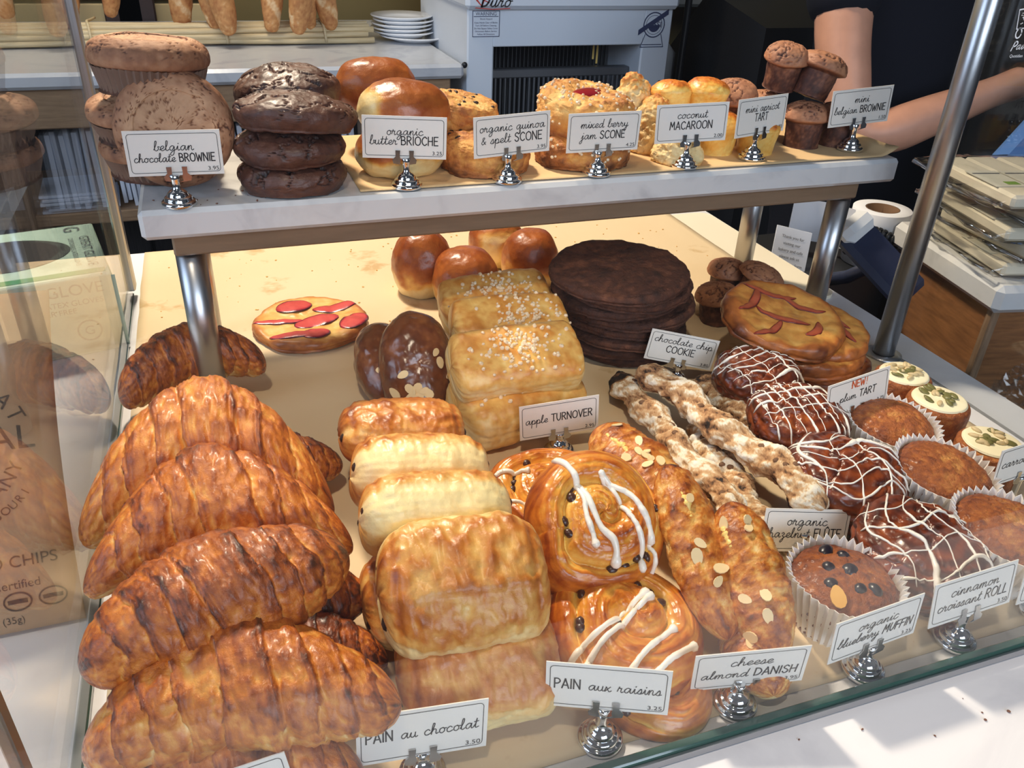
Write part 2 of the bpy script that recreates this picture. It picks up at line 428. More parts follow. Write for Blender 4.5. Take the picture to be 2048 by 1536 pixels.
def loft(name, G, mat, parent=None, bake=None, flip=False):
    """closed in v; ends fanned to centre points"""
    nu, nv = G.shape[:2]
    V = np.vstack([G.reshape(-1, 3), G[0].mean(0), G[-1].mean(0)])
    i = np.arange(nu-1)[:, None]*nv; j = np.arange(nv)[None, :]; j2 = (j+1) % nv
    Q = np.stack([i+j, i+j2, i+nv+j2, i+nv+j], -1).reshape(-1, 4)
    jj = np.arange(nv); k = nu*nv
    T = np.vstack([np.stack([np.full(nv, k), (jj+1) % nv, jj], 1), np.stack([np.full(nv, k+1), (nu-1)*nv + jj, (nu-1)*nv + (jj+1) % nv], 1)])
    if flip: Q = Q[:, ::-1]; T = T[:, ::-1]
    bk = None
    if bake is not None:
        b = np.asarray(bake); bk = np.concatenate([b.ravel(), [b[0].mean(), b[-1].mean()]])
    o = mesh_obj(name, V, [Q, T], mat, parent, bk)
    o['_'] = 0; del o['_']
    return o
def bvh_of(o):
    me = o.data
    return BVHTree.FromPolygons([v.co for v in me.vertices], [p.vertices for p in me.polygons])
def drop(bvh, x, y, z0=0.3, lift=0.0, d=(0, 0, -1)):
    h = bvh.ray_cast(Vector((x, y, z0)), Vector(d))
    if h[0] is None: return None, None
    return h[0] + h[1]*lift, h[1]
def drape(bvh, pts, lift=0.0, m=40, z0=0.3):
    """points of a 2-D line laid on a surface from above"""
    P = crm(np.array(pts), m); out = []
    for x, y in P[:, :2]:
        h, n = drop(bvh, x, y, z0, lift)
        if h is None:
            if out: break
            continue
        out.append(h[:])
    return np.array(out) if len(out) > 2 else None

# -------------------------------------------------------------- stroke lettering
SM = 's'; ST = 'l'
GLY = {
 'a': (1.3, [(.9,.85),(.55,1),(.15,.6),(.25,.08),(.6,.12),(.9,.8),(.93,.95),(.92,.3),(1.06,.02),(1.3,.2)]),
 'b': (1.0, [(0,.2),(.35,1.2),(.45,1.95),(.25,2.0),(.15,1.4),(.15,.3),(.45,0),(.8,.35),(.72,.85),(1.0,.8)]),
 'c': (1.0, [(.85,.8),(.55,1),(.15,.6),(.25,.1),(.6,0),(1.0,.25)]),
 'd': (1.3, [(.9,.85),(.55,1),(.15,.6),(.25,.08),(.6,.12),(.9,.9),(.98,2.0)], [(.98,2.0),(.93,.3),(1.06,.02),(1.3,.2)]),
 'e': (.95, [(0,.2),(.5,.45),(.78,.75),(.55,1),(.2,.7),(.2,.25),(.5,0),(.95,.25)]),
 'g': (1.3, [(.9,.85),(.55,1),(.15,.6),(.25,.08),(.6,.12),(.9,.8),(.93,.3),(.85,-.7),(.5,-1.05),(.25,-.75),(.6,-.2),(1.3,.25)]),
 'h': (1.15, [(0,.2),(.35,1.2),(.45,1.95),(.25,2.0),(.17,1.3),(.15,0)], [(.15,0),(.22,.5),(.5,.95),(.75,.8),(.78,.25),(.9,.02),(1.15,.2)]),
 'i': (.65, [(0,.2),(.25,.95),(.25,.3),(.4,.02),(.65,.2)], [(.3,1.38),(.34,1.48)]),
 'j': (.65, [(0,.2),(.3,.95),(.3,.2),(.2,-.8),(-.1,-1.05),(-.25,-.75),(.1,-.25),(.65,.25)], [(.34,1.38),(.38,1.48)]),
 'l': (.7, [(0,.2),(.35,1.2),(.42,1.95),(.22,2.0),(.15,1.3),(.18,.25),(.4,0),(.7,.25)]),
 'm': (1.6, [(0,.3),(.2,.95),(.22,0)], [(.22,0),(.27,.5),(.5,.97),(.68,.8),(.68,0)], [(.68,0),(.74,.5),(.97,.97),(1.17,.8),(1.17,.25),(1.32,.02),(1.6,.2)]),
 'n': (1.15, [(0,.3),(.2,.95),(.22,0)], [(.22,0),(.27,.5),(.52,.97),(.72,.8),(.72,.25),(.88,.02),(1.15,.2)]),
 'o': (1.1, [(.6,1),(.2,.75),(.2,.2),(.55,0),(.85,.3),(.8,.8),(.55,1.0),(.75,.85),(1.1,.85)]),
 'p': (1.1, [(0,.3),(.2,.95),(.2,-1.0)], [(.2,.5),(.5,1),(.85,.7),(.8,.2),(.5,.02),(.3,.12)], [(.5,.02),(.8,.05),(1.1,.2)]),
 'q': (1.3, [(.9,.85),(.55,1),(.15,.6),(.25,.08),(.6,.12),(.9,.8)], [(.93,.95),(.88,-1.0),(1.1,-.6),(.95,0),(1.3,.25)]),
 'r': (.9, [(0,.2),(.2,1.15)], [(.2,1.15),(.27,.84),(.56,.86)], [(.56,.86),(.5,.35),(.62,.02),(.9,.2)]),
 's': (.85, [(0,.2),(.45,1.02),(.6,.45),(.42,.03),(.1,.12)], [(.42,.03),(.85,.2)]),
 't': (.75, [(0,.2),(.25,.9),(.32,1.75)], [(.32,1.75),(.25,.3),(.42,.02),(.75,.2)], [(0,1.15),(.6,1.22)]),
 'u': (1.15, [(0,.2),(.15,.95),(.15,.3),(.4,0),(.7,.3),(.76,.95)], [(.76,.95),(.76,.3),(.9,.02),(1.15,.2)]),
 'x': (.95, [(0,.2),(.12,.95)], [(.12,.95),(.62,.02),(.95,.2)], [(.72,.98),(.02,.0)]),
 'y': (1.1, [(0,.2),(.15,.95),(.2,.4),(.45,.1),(.75,.4),(.79,.95)], [(.79,.95),(.75,0),(.6,-.9),(.3,-1.05),(.2,-.7),(.6,-.2),(1.1,.25)]),
 'z': (.95, [(.1,.85),(.4,1),(.62,.75),(.3,.35),(.6,.1),(.5,-.7),(.2,-1.0),(.12,-.7),(.5,-.2),(.95,.25)]),
 '&': (1.1, [(.95,.0),(.35,.9),(.3,1.3),(.5,1.5),(.65,1.3),(.2,.6),(.15,.2),(.45,-.02),(.95,.6)]),
 ' ': (.85,),
 '!': (.4, [(.2,1.9),(.2,.6),], [(.2,.12),(.22,0)]),
}
def L(*p): return ('l', p)
CAP = {
 'A': (1.2, L((0,0),(.55,1.9),(1.1,0)), L((.2,.6),(.92,.6))),
 'B': (1.15, L((.05,0),(.05,1.9)), [(.05,1.88),(.6,1.85),(.85,1.45),(.6,1.05),(.1,1.0)], [(.1,1.0),(.7,.95),(1.0,.5),(.7,.05),(.05,.02)]),
 'C': (1.25, [(1.1,1.55),(.7,1.9),(.2,1.5),(.05,.9),(.25,.25),(.7,0),(1.1,.3)]),
 'D': (1.25, L((.05,0),(.05,1.9)), [(.05,1.88),(.7,1.75),(1.1,1.0),(.75,.2),(.05,.02)]),
 'E': (1.05, L((.9,1.9),(.05,1.9),(.05,0),(.9,0)), L((.05,1.0),(.75,1.0))),
 'F': (1.0, L((.9,1.9),(.05,1.9),(.05,0)), L((.05,1.0),(.75,1.0))),
 'H': (1.2, L((.05,0),(.05,1.9)), L((1.0,0),(1.0,1.9)), L((.05,.95),(1.0,.95))),
 'I': (.35, L((.12,0),(.12,1.9))),
 'K': (1.1, L((.05,0),(.05,1.9)), L((.95,1.9),(.1,.9),(1.0,0))),
 'L': (.95, L((.05,1.9),(.05,0),(.85,0))),
 'M': (1.45, L((.05,0),(.2,1.9),(.65,.7),(1.1,1.9),(1.25,0))),
 'N': (1.25, L((.05,0),(.05,1.9),(1.05,0),(1.05,1.9))),
 'O': (1.4, [(.65,1.9),(.2,1.6),(.05,.95),(.2,.25),(.65,0),(1.1,.25),(1.25,.95),(1.1,1.6),(.65,1.9)]),
 'P': (1.1, L((.05,0),(.05,1.9)), [(.05,1.88),(.65,1.85),(.95,1.4),(.65,.95),(.1,.85)]),
 'R': (1.15, L((.05,0),(.05,1.9)), [(.05,1.88),(.65,1.85),(.92,1.42),(.6,1.0),(.1,.95)], L((.4,.95),(1.0,0))),
 'S': (1.1, [(.9,1.6),(.6,1.9),(.2,1.7),(.15,1.25),(.6,.95),(.92,.55),(.75,.08),(.35,0),(.05,.35)]),
 'T': (1.15, L((0,1.9),(1.05,1.9)), L((.52,1.9),(.52,0))),
 'U': (1.2, [(.05,1.9),(.08,.6),(.5,0),(.95,.55),(1.0,1.9)]),
 'Û': (1.2, [(.05,1.9),(.08,.6),(.5,0),(.95,.55),(1.0,1.9)], L((.25,2.1),(.5,2.4),(.75,2.1))),
 'V': (1.15, L((0,1.9),(.52,0),(1.05,1.9))),
 'W': (1.6, L((0,1.9),(.35,0),(.75,1.4),(1.1,0),(1.45,1.9))),
}
def strokes_of(text):
    """[(pts)], total advance; lower case joins up as script"""
    out = []; x = 0.0; prev = ''
    for ch in text:
        g = CAP.get(ch) or GLY.get(ch)
        if g is None: x += .5; continue
        for st in g[1:]:
            if isinstance(st, tuple) and st[0] == 'l':
                q = np.array(st[1], float)
                for a, b in zip(q[:-1], q[1:]): out.append(np.array([a, b]) + np.array([x, 0]))
                continue
            else: P = crm(np.array(st, float), max(6, 5*len(st))) if len(st) > 2 else np.array(st, float)
            if ch in GLY: P = P*np.array([1.12, 1.0]) + np.stack([P[:, 1]*0.12, 0*P[:, 1]], 1)
            out.append((P + np.array([x, 0])) if ch in CAP else ('thin', P + np.array([x, 0])))
        x += g[0] + 0.16 if ch in CAP else g[0]*1.12
    return out, x
def ribbon(mb, P, w, y=0.0):
    """flat stroke in the xz plane"""
    P = np.asarray(P, float)
    if len(P) < 2: return
    T = np.gradient(P, axis=0); T /= np.linalg.norm(T, axis=1)[:, None] + 1e-12
    N = np.stack([-T[:, 1], T[:, 0]], 1)
    P = P.copy(); P[0] -= T[0]*w*0.4; P[-1] += T[-1]*w*0.4
    A = P + N*w/2; B = P - N*w/2; n = len(P)
    V = [(a[0], y, a[1]) for a in A] + [(b[0], y, b[1]) for b in B]
    mb.add(V, [(n+i, n+i+1, i+1, i) for i in range(n-1)])
def letter_line(mb, text, cx, base, xh, w, y=0.0, max_w=None, skew=0.0, align='c'):
    S, adv = strokes_of(text)
    k = xh
    if max_w and adv*k > max_w: k = max_w/adv
    x0 = cx - adv*k/2 if align == 'c' else cx
    for P in S:
        thin = isinstance(P, tuple)
        if thin: P = P[1]
        Q = P*np.array([k, xh if k == xh else (k + xh)/2])
        ribbon(mb, Q + np.array([x0, base]) + np.stack([Q[:, 1]*skew, 0*Q[:, 1]], 1), w*(0.80 if thin else 1.18), y)
    return adv*k
FONT_CACHE = {}
def type_mesh(text, size, spacing=1.0):
    key = (text, size, spacing)
    if key not in FONT_CACHE:
        c = bpy.data.curves.new('type', 'FONT'); c.body = text; c.size = size; c.align_x = 'CENTER'; c.space_character = spacing
        o = bpy.data.objects.new('type', c)
        me = bpy.data.meshes.new_from_object(o)
        V = np.array([v.co[:] for v in me.vertices]).reshape(-1, 3); F = [tuple(p.vertices) for p in me.polygons]
        bpy.data.objects.remove(o); bpy.data.curves.remove(c); bpy.data.meshes.remove(me)
        FONT_CACHE[key] = (V, F)
    return FONT_CACHE[key]
def type_line(mb, text, cx, base, size, y=0.0, xf=None, sx=1.0):
    V, F = type_mesh(text, size)
    if not len(V): return
    W_ = np.stack([V[:, 0]*sx + cx, np.full(len(V), y), V[:, 1] + base], 1)
    if xf is not None: W_ = xf(W_)
    mb.add(W_, F)

# ------------------------------------------------------------------ pastry builders
RNG = random.Random(7)
def frame_from(p0, p1, roll=0.0):
    """matrix with X along p0->p1, Z as upright as can be; origin in the middle"""
    p0, p1 = Vector(p0), Vector(p1)
    x = (p1 - p0).normalized(); z = Vector((0, 0, 1)); y = z.cross(x).normalized(); z = x.cross(y)
    M_ = Matrix((x, y, z)).transposed()
    if roll: M_ = M_ @ Matrix.Rotation(math.radians(roll), 3, 'X')
    return M_.to_4x4(), (p0 + p1)/2, (p1 - p0).length
def put_between(o, p0, p1, roll=0.0):
    M_, c, _ = frame_from(p0, p1, roll)
    o.matrix_world = Matrix.Translation(c) @ M_
    return o

def croissant(name, label, p0, p1, R, bend=0.02, rise=0.01, seed=0, roll=0.0, group='croissants piled by the left glass', nseg=5, nu=230, nv=112, fat=0.72, tip=0.30, dark=0.0):
    Lh = (Vector(p1) - Vector(p0)).length/2
    rs = np.random.RandomState(seed)
    t = np.linspace(-1, 1, nu); s = 0.75*t + 0.25*np.sin(t*PI/2)
    s = np.clip(s, -0.9995, 0.9995)
    th = np.linspace(0, 2*PI, nv, endpoint=False)
    S, TH = np.meshgrid(s, th, indexing='ij')
    C3 = np.stack([S*2.2, np.cos(TH)*0.9, np.sin(TH)*0.9], -1)
    wob = fbm(C3, 1.6, 3, seed)
    slant = 0.095*np.sin(TH + rs.uniform(0, 6)) + 0.07*wob
    A = np.abs(S + 0.13*np.cos(TH + 0.3)*(1 - 0.5*np.abs(S)) + 0.05*wob + 0.25*slant - 0.02)
    bounds = [0.20, 0.42, 0.63, 0.82][:nseg]
    bounds = [b + rs.uniform(-0.02, 0.02) for b in bounds]
    edges = [0.0] + bounds + [1.02]
    prof = np.zeros_like(A); band = np.zeros_like(A); tt = np.zeros_like(A)
    for k in range(len(edges)-1):
        a, b = edges[k], edges[k+1]
        m = (A >= a) & (A < b)
        u = np.clip((A-a)/(b-a), 0, 1)
        f = (0.9 if k == 0 else 0.30 + 0.62*np.sin(u*PI*0.5)**0.8) + 0.10*np.sin(u*PI)
        prof = np.where(m, f, prof); band = np.where(m, k, band); tt = np.where(m, u, tt)
    base = tip + (1-tip)*np.cos(np.clip(S, -1, 1)*PI/2)**(fat*1.25)
    close = np.sqrt(np.clip(1 - np.abs(S)**14, 0, 1))
    big = fbm(C3, 1.1, 2, seed+5)
    fl = fbm(np.stack([A*15, np.cos(TH)*1.6 + S*0.5, np.sin(TH)*1.6], -1), 1.0, 4, seed+9)
    blist = fbm(np.stack([S*9, np.cos(TH)*3.5, np.sin(TH)*3.5], -1), 1.0, 4, seed+13)
    lam = np.sin(A*210 + 5*wob + 2*fl)
    flk = fbm(np.stack([S*22, np.cos(TH)*6, np.sin(TH)*6], -1), 1.0, 3, seed+19)
    r = base*close*(0.88 + 0.16*prof*(0.4 + 0.6*base) + 0.12*big + 0.022*fl + 0.06*blist + 0.035*flk + 0.010*lam*sstep(0.6, 0.95, tt))
    cx = S*Lh
    cy = -bend*S**2*1.0 + 0.004*np.sin(S*3 + seed)
    cz = rise*(1 - S**2) - rise*0.5
    G = np.stack([cx + 0*TH, cy + R*r*np.cos(TH), cz + R*0.93*r*np.sin(TH)], -1)
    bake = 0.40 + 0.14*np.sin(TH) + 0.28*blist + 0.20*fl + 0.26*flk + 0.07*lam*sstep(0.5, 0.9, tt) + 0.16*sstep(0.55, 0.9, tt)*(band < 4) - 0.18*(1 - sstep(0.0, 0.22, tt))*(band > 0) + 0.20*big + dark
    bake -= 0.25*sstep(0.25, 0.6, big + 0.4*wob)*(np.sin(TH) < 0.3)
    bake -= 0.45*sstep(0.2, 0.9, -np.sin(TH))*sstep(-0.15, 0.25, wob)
    bake += 0.2*sstep(0.86, 0.99, np.abs(S))
    o = loft(name, G, 'croissant_crust', None, bake)
    tag(o, label, 'croissant', group)
    put_between(o, p0, p1, roll)
    return o

def chocolate_roll(label, loc, rot, size=(0.104, 0.084, 0.052), seed=0, pale=0.0, side='l', group='chocolate pastries in a leaning row'):
    """rectangular laminated roll with two chocolate sticks in each end"""
    root = thing('chocolate_pastry', label, 'pastry', loc, rot, group)
    hx, hy, hz = (v/2 for v in size)
    nu, nv = 150, 120
    s = np.sin(np.linspace(-1, 1, nu)*PI/2)*0.9999
    th = np.linspace(0, 2*PI, nv, endpoint=False)
    S, TH = np.meshgrid(s, th, indexing='ij')
    p = 2.35
    c, sn = np.cos(TH), np.sin(TH)
    k = (np.abs(c)**p + np.abs(sn)**p)**(-1/p)
    P3 = np.stack([S*2.0, k*c*1.4, k*sn], -1)
    n1 = fbm(P3, 1.2, 3, seed); n2 = fbm(P3*np.array([1.0, 1, 1]), 3.6, 4, seed+3); wr = np.abs(fbm(P3*np.array([1.3, 0.9, 1]), 1.7, 3, seed+7))
    r = np.clip(1 - np.abs(S)**5, 0, 1)**0.36
    top = sstep(-0.1, 0.7, sn); side_m = 1 - sstep(0.35, 0.75, np.abs(sn))
    lay = np.sin(k*sn*28 + 3*n1)
    fold = sstep(0.0, 0.06, k*c*0.9 + 0.25 + 0.08*n1)*top
    d = 1 + 0.06*n1 + 0.04*n2*(0.4 + top) - 0.07*wr*top + 0.005*lay*side_m + 0.05*fold
    d = d - 0.05*np.exp(-((np.abs(S) - 0.80)/0.05)**2)*top
    yy = hy*k*c*r*d; zz = hz*k*sn*r*d
    zz = np.where(sn < 0, zz*(0.86), zz)
    n5 = fbm(P3, 2.0, 3, seed+11)
    G = np.stack([hx*S*(1 + 0.03*n1), yy, zz], -1)
    bake = 0.16 + 0.25*n5*top + 0.42*top*(0.7 + 0.5*n1) + 0.16*n2*top - 0.20*wr*top - 0.22*side_m + 0.14*sstep(0.85, 1.0, np.abs(S))*(0.5+n2) + 0.03*lay*side_m
    bake += 0.35*np.exp(-((np.abs(S) - 0.80)/0.05)**2)*top*0.6 + 0.32*sstep(0.4, 0.9, -sn)
    bake -= pale*(0.7 + 0.3*side_m)*(1 - 0.75*top)
    loft('dough', G, 'puff_crust', root, bake)
    for e in (-1, 1):
        for yo in (-0.42, 0.38):
            mb = MB(); mb.ell((e*hx*0.905, yo*hy, 0.1*hz), (0.0052, 0.0060, 0.0048), nu=10, nv=8)
            mb.build('chocolate_stick', 'chocolate', root, True)
    return root

def raisin_swirl(label, loc, rot, R=0.058, h=0.034, seed=0, turns=2.4, lobe=None, icing=(), group='raisin swirl pastries', nr=130, nth=260):
    root = thing('raisin_swirl', label, 'pastry', loc, rot, group)
    rho = np.concatenate([np.linspace(0.0, 0.90, int(nr*0.72)), np.linspace(0.91, 1, nr - int(nr*0.72))])
    th = np.linspace(0, 2*PI, nth, endpoint=False)
    RH, TH = np.meshgrid(rho, th, indexing='ij')
    rs = np.random.RandomState(seed); a0 = rs.uniform(0, 6.28) if lobe is None else lobe
    tl = np.mod(TH - a0, 2*PI)/(2*PI)
    Rb = R*(1.06 - 0.14*tl - 0.14*(1 - sstep(0.0, 0.09, tl)) + 0.02*np.sin(3*TH + seed))
    if lobe is not None: Rb = Rb  + R*0.12*np.exp(-((tl - 0.09)/0.06)**2)
    X = Rb*RH*np.cos(TH); Y = Rb*RH*np.sin(TH)
    P3 = np.stack([X, Y, 0*X], -1)/R
    n1 = fbm(P3, 1.5, 3, seed+1); n2 = fbm(P3, 7, 4, seed+2)
    ph = RH*turns - tl + 0.10*n1
    fr = ph - np.floor(ph)
    coil = np.sqrt(np.clip(1 - (2*fr-1)**2, 0, 1))
    lm = fbm(np.stack([ph*9, np.cos(TH)*1.4, np.sin(TH)*1.4], -1), 1.0, 4, seed+6)
    dome = np.clip(1 - RH**6, 0, 1)**0.5
    zt = h*dome*(0.56 + 0.34*coil + 0.10*n1 + 0.03*n2 + 0.18*(1-RH)*0.6) + 0.0011*lm*dome
    # underside
    G = np.concatenate([np.stack([X, Y, zt], -1), np.stack([X*0.93, Y*0.93, 0*X - 0.002 - 0*zt], -1)[::-1]], 0)
    bt = 0.22 + 0.36*coil*(0.8 + 0.6*n1) + 0.12*n2 + 0.24*sstep(0.75, 1.0, RH) - 0.22*np.exp(-((coil)/0.45)**2) + 0.38*lm
    B = np.concatenate([bt, np.full_like(bt, 0.6)], 0)
    body = loft('dough', G, 'raisin_swirl_crust', root, B, True)
    bv = bvh_of(body)
    for k in range(10):
        for _ in range(20):
            q = rs.uniform(0.22, 0.86); a = rs.uniform(0, 2*PI)
            j = int(np.argmin(np.abs(th - a))); i = int(np.argmin(np.abs(rho - q)))
            if coil[i, j] < 0.55: break
        hpt, n = drop(bv, X[i, j], Y[i, j], 0.2, -0.0006)
        if hpt is None: continue
        mb = MB(); mb.ell(hpt[:], (rs.uniform(.0034, .0052), rs.uniform(.0028, .004), .0030), Euler((0, 0, rs.uniform(0, 3))).to_matrix())
        mb.build('raisin', 'raisin', root, True)
    inv = (Matrix.Translation(Vector(loc)) @ Euler([math.radians(q) for q in rot]).to_matrix().to_4x4()).inverted()
    for line in icing:
        P = drape(bv, [(inv @ Vector(p))[:2] for p in line[0]], 0.0006, 46, 0.2)
        if P is None: continue
        m = len(P); w = line[1]*(0.75 + 0.5*np.abs(perlin(np.stack([np.linspace(0, 5, m), np.full(m, seed*1.3), np.full(m, line[0][0][0]*7)], -1), 3)))
        w = w*(1 + 0.7*np.exp(-((np.linspace(0, 1, m)-0.97)/0.05)**2)); w[0] *= 0.5; w[-1] *= 0.6
        mb = MB(); mb.tube(P, w, 8); mb.build('icing_stripe', 'icing', root, True)
    return root

def almond(mb, c, n, size, spin):
    z = Vector(n).normalized(); x = z.orthogonal().normalized(); x = Matrix.Rotation(spin, 3, z) @ x; y = z.cross(x)
    a = np.linspace(0, 2*PI, 12, endpoint=False)
    r = 0.62 + 0.10*np.cos(a)
    ring = [Vector(c) + x*(math.cos(t)*size) + y*(math.sin(t)*size*q*(1 - 0.35*math.cos(t))) for t, q in zip(a, r)]
    V = [p - z*0.0003 for p in ring] + [p + z*0.0007 for p in ring]
    mb.add([v[:] for v in V], [tuple(range(11, -1, -1)), tuple(range(12, 24))] + [(i, (i+1) % 12, 12+(i+1) % 12, 12+i) for i in range(12)])

def cheese_danish(label, p0, p1, R=0.03, seed=0, flakes=9, seam=True, group='long cheese almond pastries', roll=0.0):
    root = thing('almond_pastry', label, 'pastry', (0, 0, 0), (0, 0, 0), group)
    put_between(root, p0, p1, roll)
    Lh = (Vector(p1) - Vector(p0)).length/2
    nu, nv = 190, 96
    s = np.sin(np.linspace(-1, 1, nu)*PI/2)*0.9998; th = np.linspace(0, 2*PI, nv, endpoint=False)
    S, TH = np.meshgrid(s, th, indexing='ij')
    P3 = np.stack([S*3.0, np.cos(TH), np.sin(TH)], -1)
    n1 = fbm(P3, 1.2, 3, seed); n2 = fbm(P3*np.array([1.2, 1, 1]), 2.3, 6, seed+4, 0.62); n3 = fbm(P3, 9, 3, seed+8)
    r = np.clip(1 - np.abs(S)**2.6, 0, 1)**0.52
    fold = sstep(0.0, 0.12, np.sin(TH - 0.75 + 0.5*n1 + 0.3*S))
    r = r*(0.92 + 0.10*n1 + 0.07*n2 + 0.025*n3 + 0.08*fold)
    G = np.stack([S*Lh, R*1.12*r*np.cos(TH), R*0.88*r*np.sin(TH)], -1)
    bake = 0.42 + 0.46*n2 + 0.24*n1 + 0.12*np.sin(TH) - 0.30*sstep(0.3, 1, -np.sin(TH)) + 0.1*n3 + 0.3*sstep(0.75, 1.0, S)*0 + 0.35*sstep(0.8, 1.0, -S)
    body = loft('dough', G, 'danish_crust', root, bake)
    bv = bvh_of(body); rs = np.random.RandomState(seed+20)
    if seam:
        pts = drape(bv, [(-0.8*Lh, -0.42*R), (-0.55*Lh, -0.5*R), (-0.3*Lh, -0.45*R), (-0.1*Lh, -0.55*R)], -0.0018, 40)
        if pts is not None:
            mb = MB(); mb.tube(pts, 0.0048*(0.4 + np.abs(perlin(np.stack([np.linspace(0, 6, len(pts))]*3, -1), seed)))*np.sin(np.linspace(0.12, PI-0.12, len(pts))), 7)
            mb.build('custard_seam', 'custard', root, True)
    for k in range(flakes):
        x = rs.uniform(-0.8, 0.8)*Lh; y = rs.uniform(-0.75, 0.35)*R
        h, n = drop(bv, x, y, 0.2, 0.0006)
        if h is None: continue
        mb = MB(); almond(mb, h, n, rs.uniform(0.0045, 0.0068), rs.uniform(0, 6)); mb.build('almond_flake', 'almond_flake', root)
    return root

def flute(label, p0, p1, R=0.0165, seed=0, tip_dark=0.0, group='floury hazelnut breadsticks'):
    root = thing('breadstick', label, 'breadstick', (0, 0, 0), (0, 0, 0), group)
    put_between(root, p0, p1)
    Lh = (Vector(p1) - Vector(p0)).length/2
    nu, nv = 240, 64
    s = np.sin(np.linspace(-1, 1, nu)*PI/2)*0.9998; th = np.linspace(0, 2*PI, nv, endpoint=False)
    S, TH = np.meshgrid(s, th, indexing='ij')
    tw = TH + 3.0*S
    P3 = np.stack([S*6, np.cos(tw), np.sin(tw)], -1)
    n1 = fbm(P3, 0.9, 2, seed); n2 = fbm(P3, 1.7, 4, seed+4); n3 = fbm(P3, 7, 3, seed+6)
    r = np.clip(1 - np.abs(S)**16, 0, 1)**0.5*(1 + 0.34*n1 + 0.22*n2 + 0.06*n3 + 0.12*np.sin(S*14 + seed))
    wv = 0.25*R*np.sin(S*7 + seed)
    G = np.stack([S*Lh, wv + R*r*np.cos(TH), R*0.92*r*np.sin(TH) + 0.1*R*np.sin(S*9+seed)], -1)
    bake = 0.50 - 0.65*np.clip(n2, -1, 1) - 0.2*n1 + 0.3*n3 + 0.12*np.sin(S*11+seed)
    bake = bake + tip_dark*sstep(0.70, 0.86, S)*1.2  # crust gets darker towards the far end
    body = loft('crust', G, 'flute_crust', root, bake)
    bv = bvh_of(body); rs = np.random.RandomState(seed+3)
    for k in range(8):
        h, n = drop(bv, rs.uniform(-0.9, 0.9)*Lh, rs.uniform(-0.6, 0.5)*R, 0.2, -0.0014)
        if h is None: continue
        mb = MB(); mb.ell(h[:], (rs.uniform(.003, .005), rs.uniform(.0025, .0045), .0022), Euler((0, 0, rs.uniform(0, 3))).to_matrix(), 8, 6)
        mb.build('hazelnut', 'hazelnut', root, True)
    return root

def round_body(name, prof, mat, parent=None, nseg=110, m=90, seed=0, lump=0.05, fine=0.02, lf=1.3, ff=6.0, crack=None, bakef=None, ell=(1, 1), flute_n=0, sq=None):
    """a lathed body with noise; prof = (r, z) list bottom centre to top centre; crack = (freq, width, depth, zmin)"""
    pr = crm(np.array(prof, float), m); pr[:, 0] = np.maximum(pr[:, 0], 0.00003)
    Rm = pr[:, 0].max(); zmin, zmax = pr[:, 1].min(), pr[:, 1].max()
    th = np.linspace(0, 2*PI, nseg, endpoint=False)
    r = pr[:, 0][:, None]; z = pr[:, 1][:, None]
    sqf = 1.0
    if sq: sqf = (np.abs(np.cos(th))**sq + np.abs(np.sin(th))**sq)**(-1/sq)
    X = r*np.cos(th)*ell[0]*sqf; Y = r*np.sin(th)*ell[1]*sqf; Z = z + 0*X
    G = np.stack([X, Y, Z], -1)
    N = grid_normals(G)
    ctr = np.array([0, 0, (zmin+zmax)/2]); flipm = np.sum(N*(G-ctr), -1).mean() < 0
    if flipm: N = -N
    P3 = G/Rm
    n1 = fbm(P3, lf, 3, seed); n2 = fbm(P3, ff, 4, seed+31)
    D = Rm*(lump*n1 + fine*n2)
    fade = sstep(0.0, 0.05, r/Rm)
    hgt = (Z-zmin)/(zmax-zmin)
    ck = np.zeros_like(n1)
    if crack:
        fq, wd, dp, zlo = crack
        q = np.abs(fbm(P3 + 0.12*n2[..., None], fq, 3, seed+77))
        ck = (1 - sstep(0, wd, q))*sstep(zlo-0.1, zlo+0.1, hgt)
        D = D - Rm*dp*ck
    G = G + N*(D*(0.15 + 0.85*fade))[..., None]
    up = N[..., 2]
    bake = bakef(dict(n1=n1, n2=n2, h=hgt, up=up, ck=ck, th=th[None, :] + 0*hgt, r=r/Rm + 0*hgt, P=P3)) if bakef else 0.5 + 0.2*n1
    o = loft(name, G, mat, parent, bake)
    return o

def ell_prof(R, h, bot=0.55, k=0.35):
    """a bun: flat base, round shoulder, dome"""
    return [(0, 0), (R*bot, 0), (R*0.92, h*0.13), (R, h*k), (R*0.94, h*0.62), (R*0.72, h*0.86), (R*0.38, h*0.98), (0, h)]

def paper_case(parent, r0, r1, h, n=44, amp=0.0022, mat='muffin_paper', rag=0.002, seed=0):
    """pleated baking cup, open at the top"""
    k = n*4; th = np.linspace(0, 2*PI, k, endpoint=False)
    tri = np.abs(np.mod(th*n/(2*PI), 1.0)*2 - 1)*2 - 1
    zs = np.linspace(0, 1, 9); rows = []
    for z in zs:
        r = r0 + (r1-r0)*z + amp*(0.35 + 0.65*z)*tri
        rows.append(np.stack([r*np.cos(th), r*np.sin(th), h*z + (rag*(tri*0.6 + np.sin(th*3+seed)*0.7) if z == 1 else 0) + 0*th], 1))
    outer = np.array(rows); inner = outer[::-1].copy()
    inner[..., :2] *= (1 - 0.0006/np.maximum(np.hypot(inner[..., 0], inner[..., 1]), 1e-6))[..., None]
    G = np.concatenate([outer, inner], 0)
    o = loft('paper_case', G, mat, parent)
    o.data.polygons.foreach_set('use_smooth', np.zeros(len(o.data.polygons), dtype=bool))
    return o

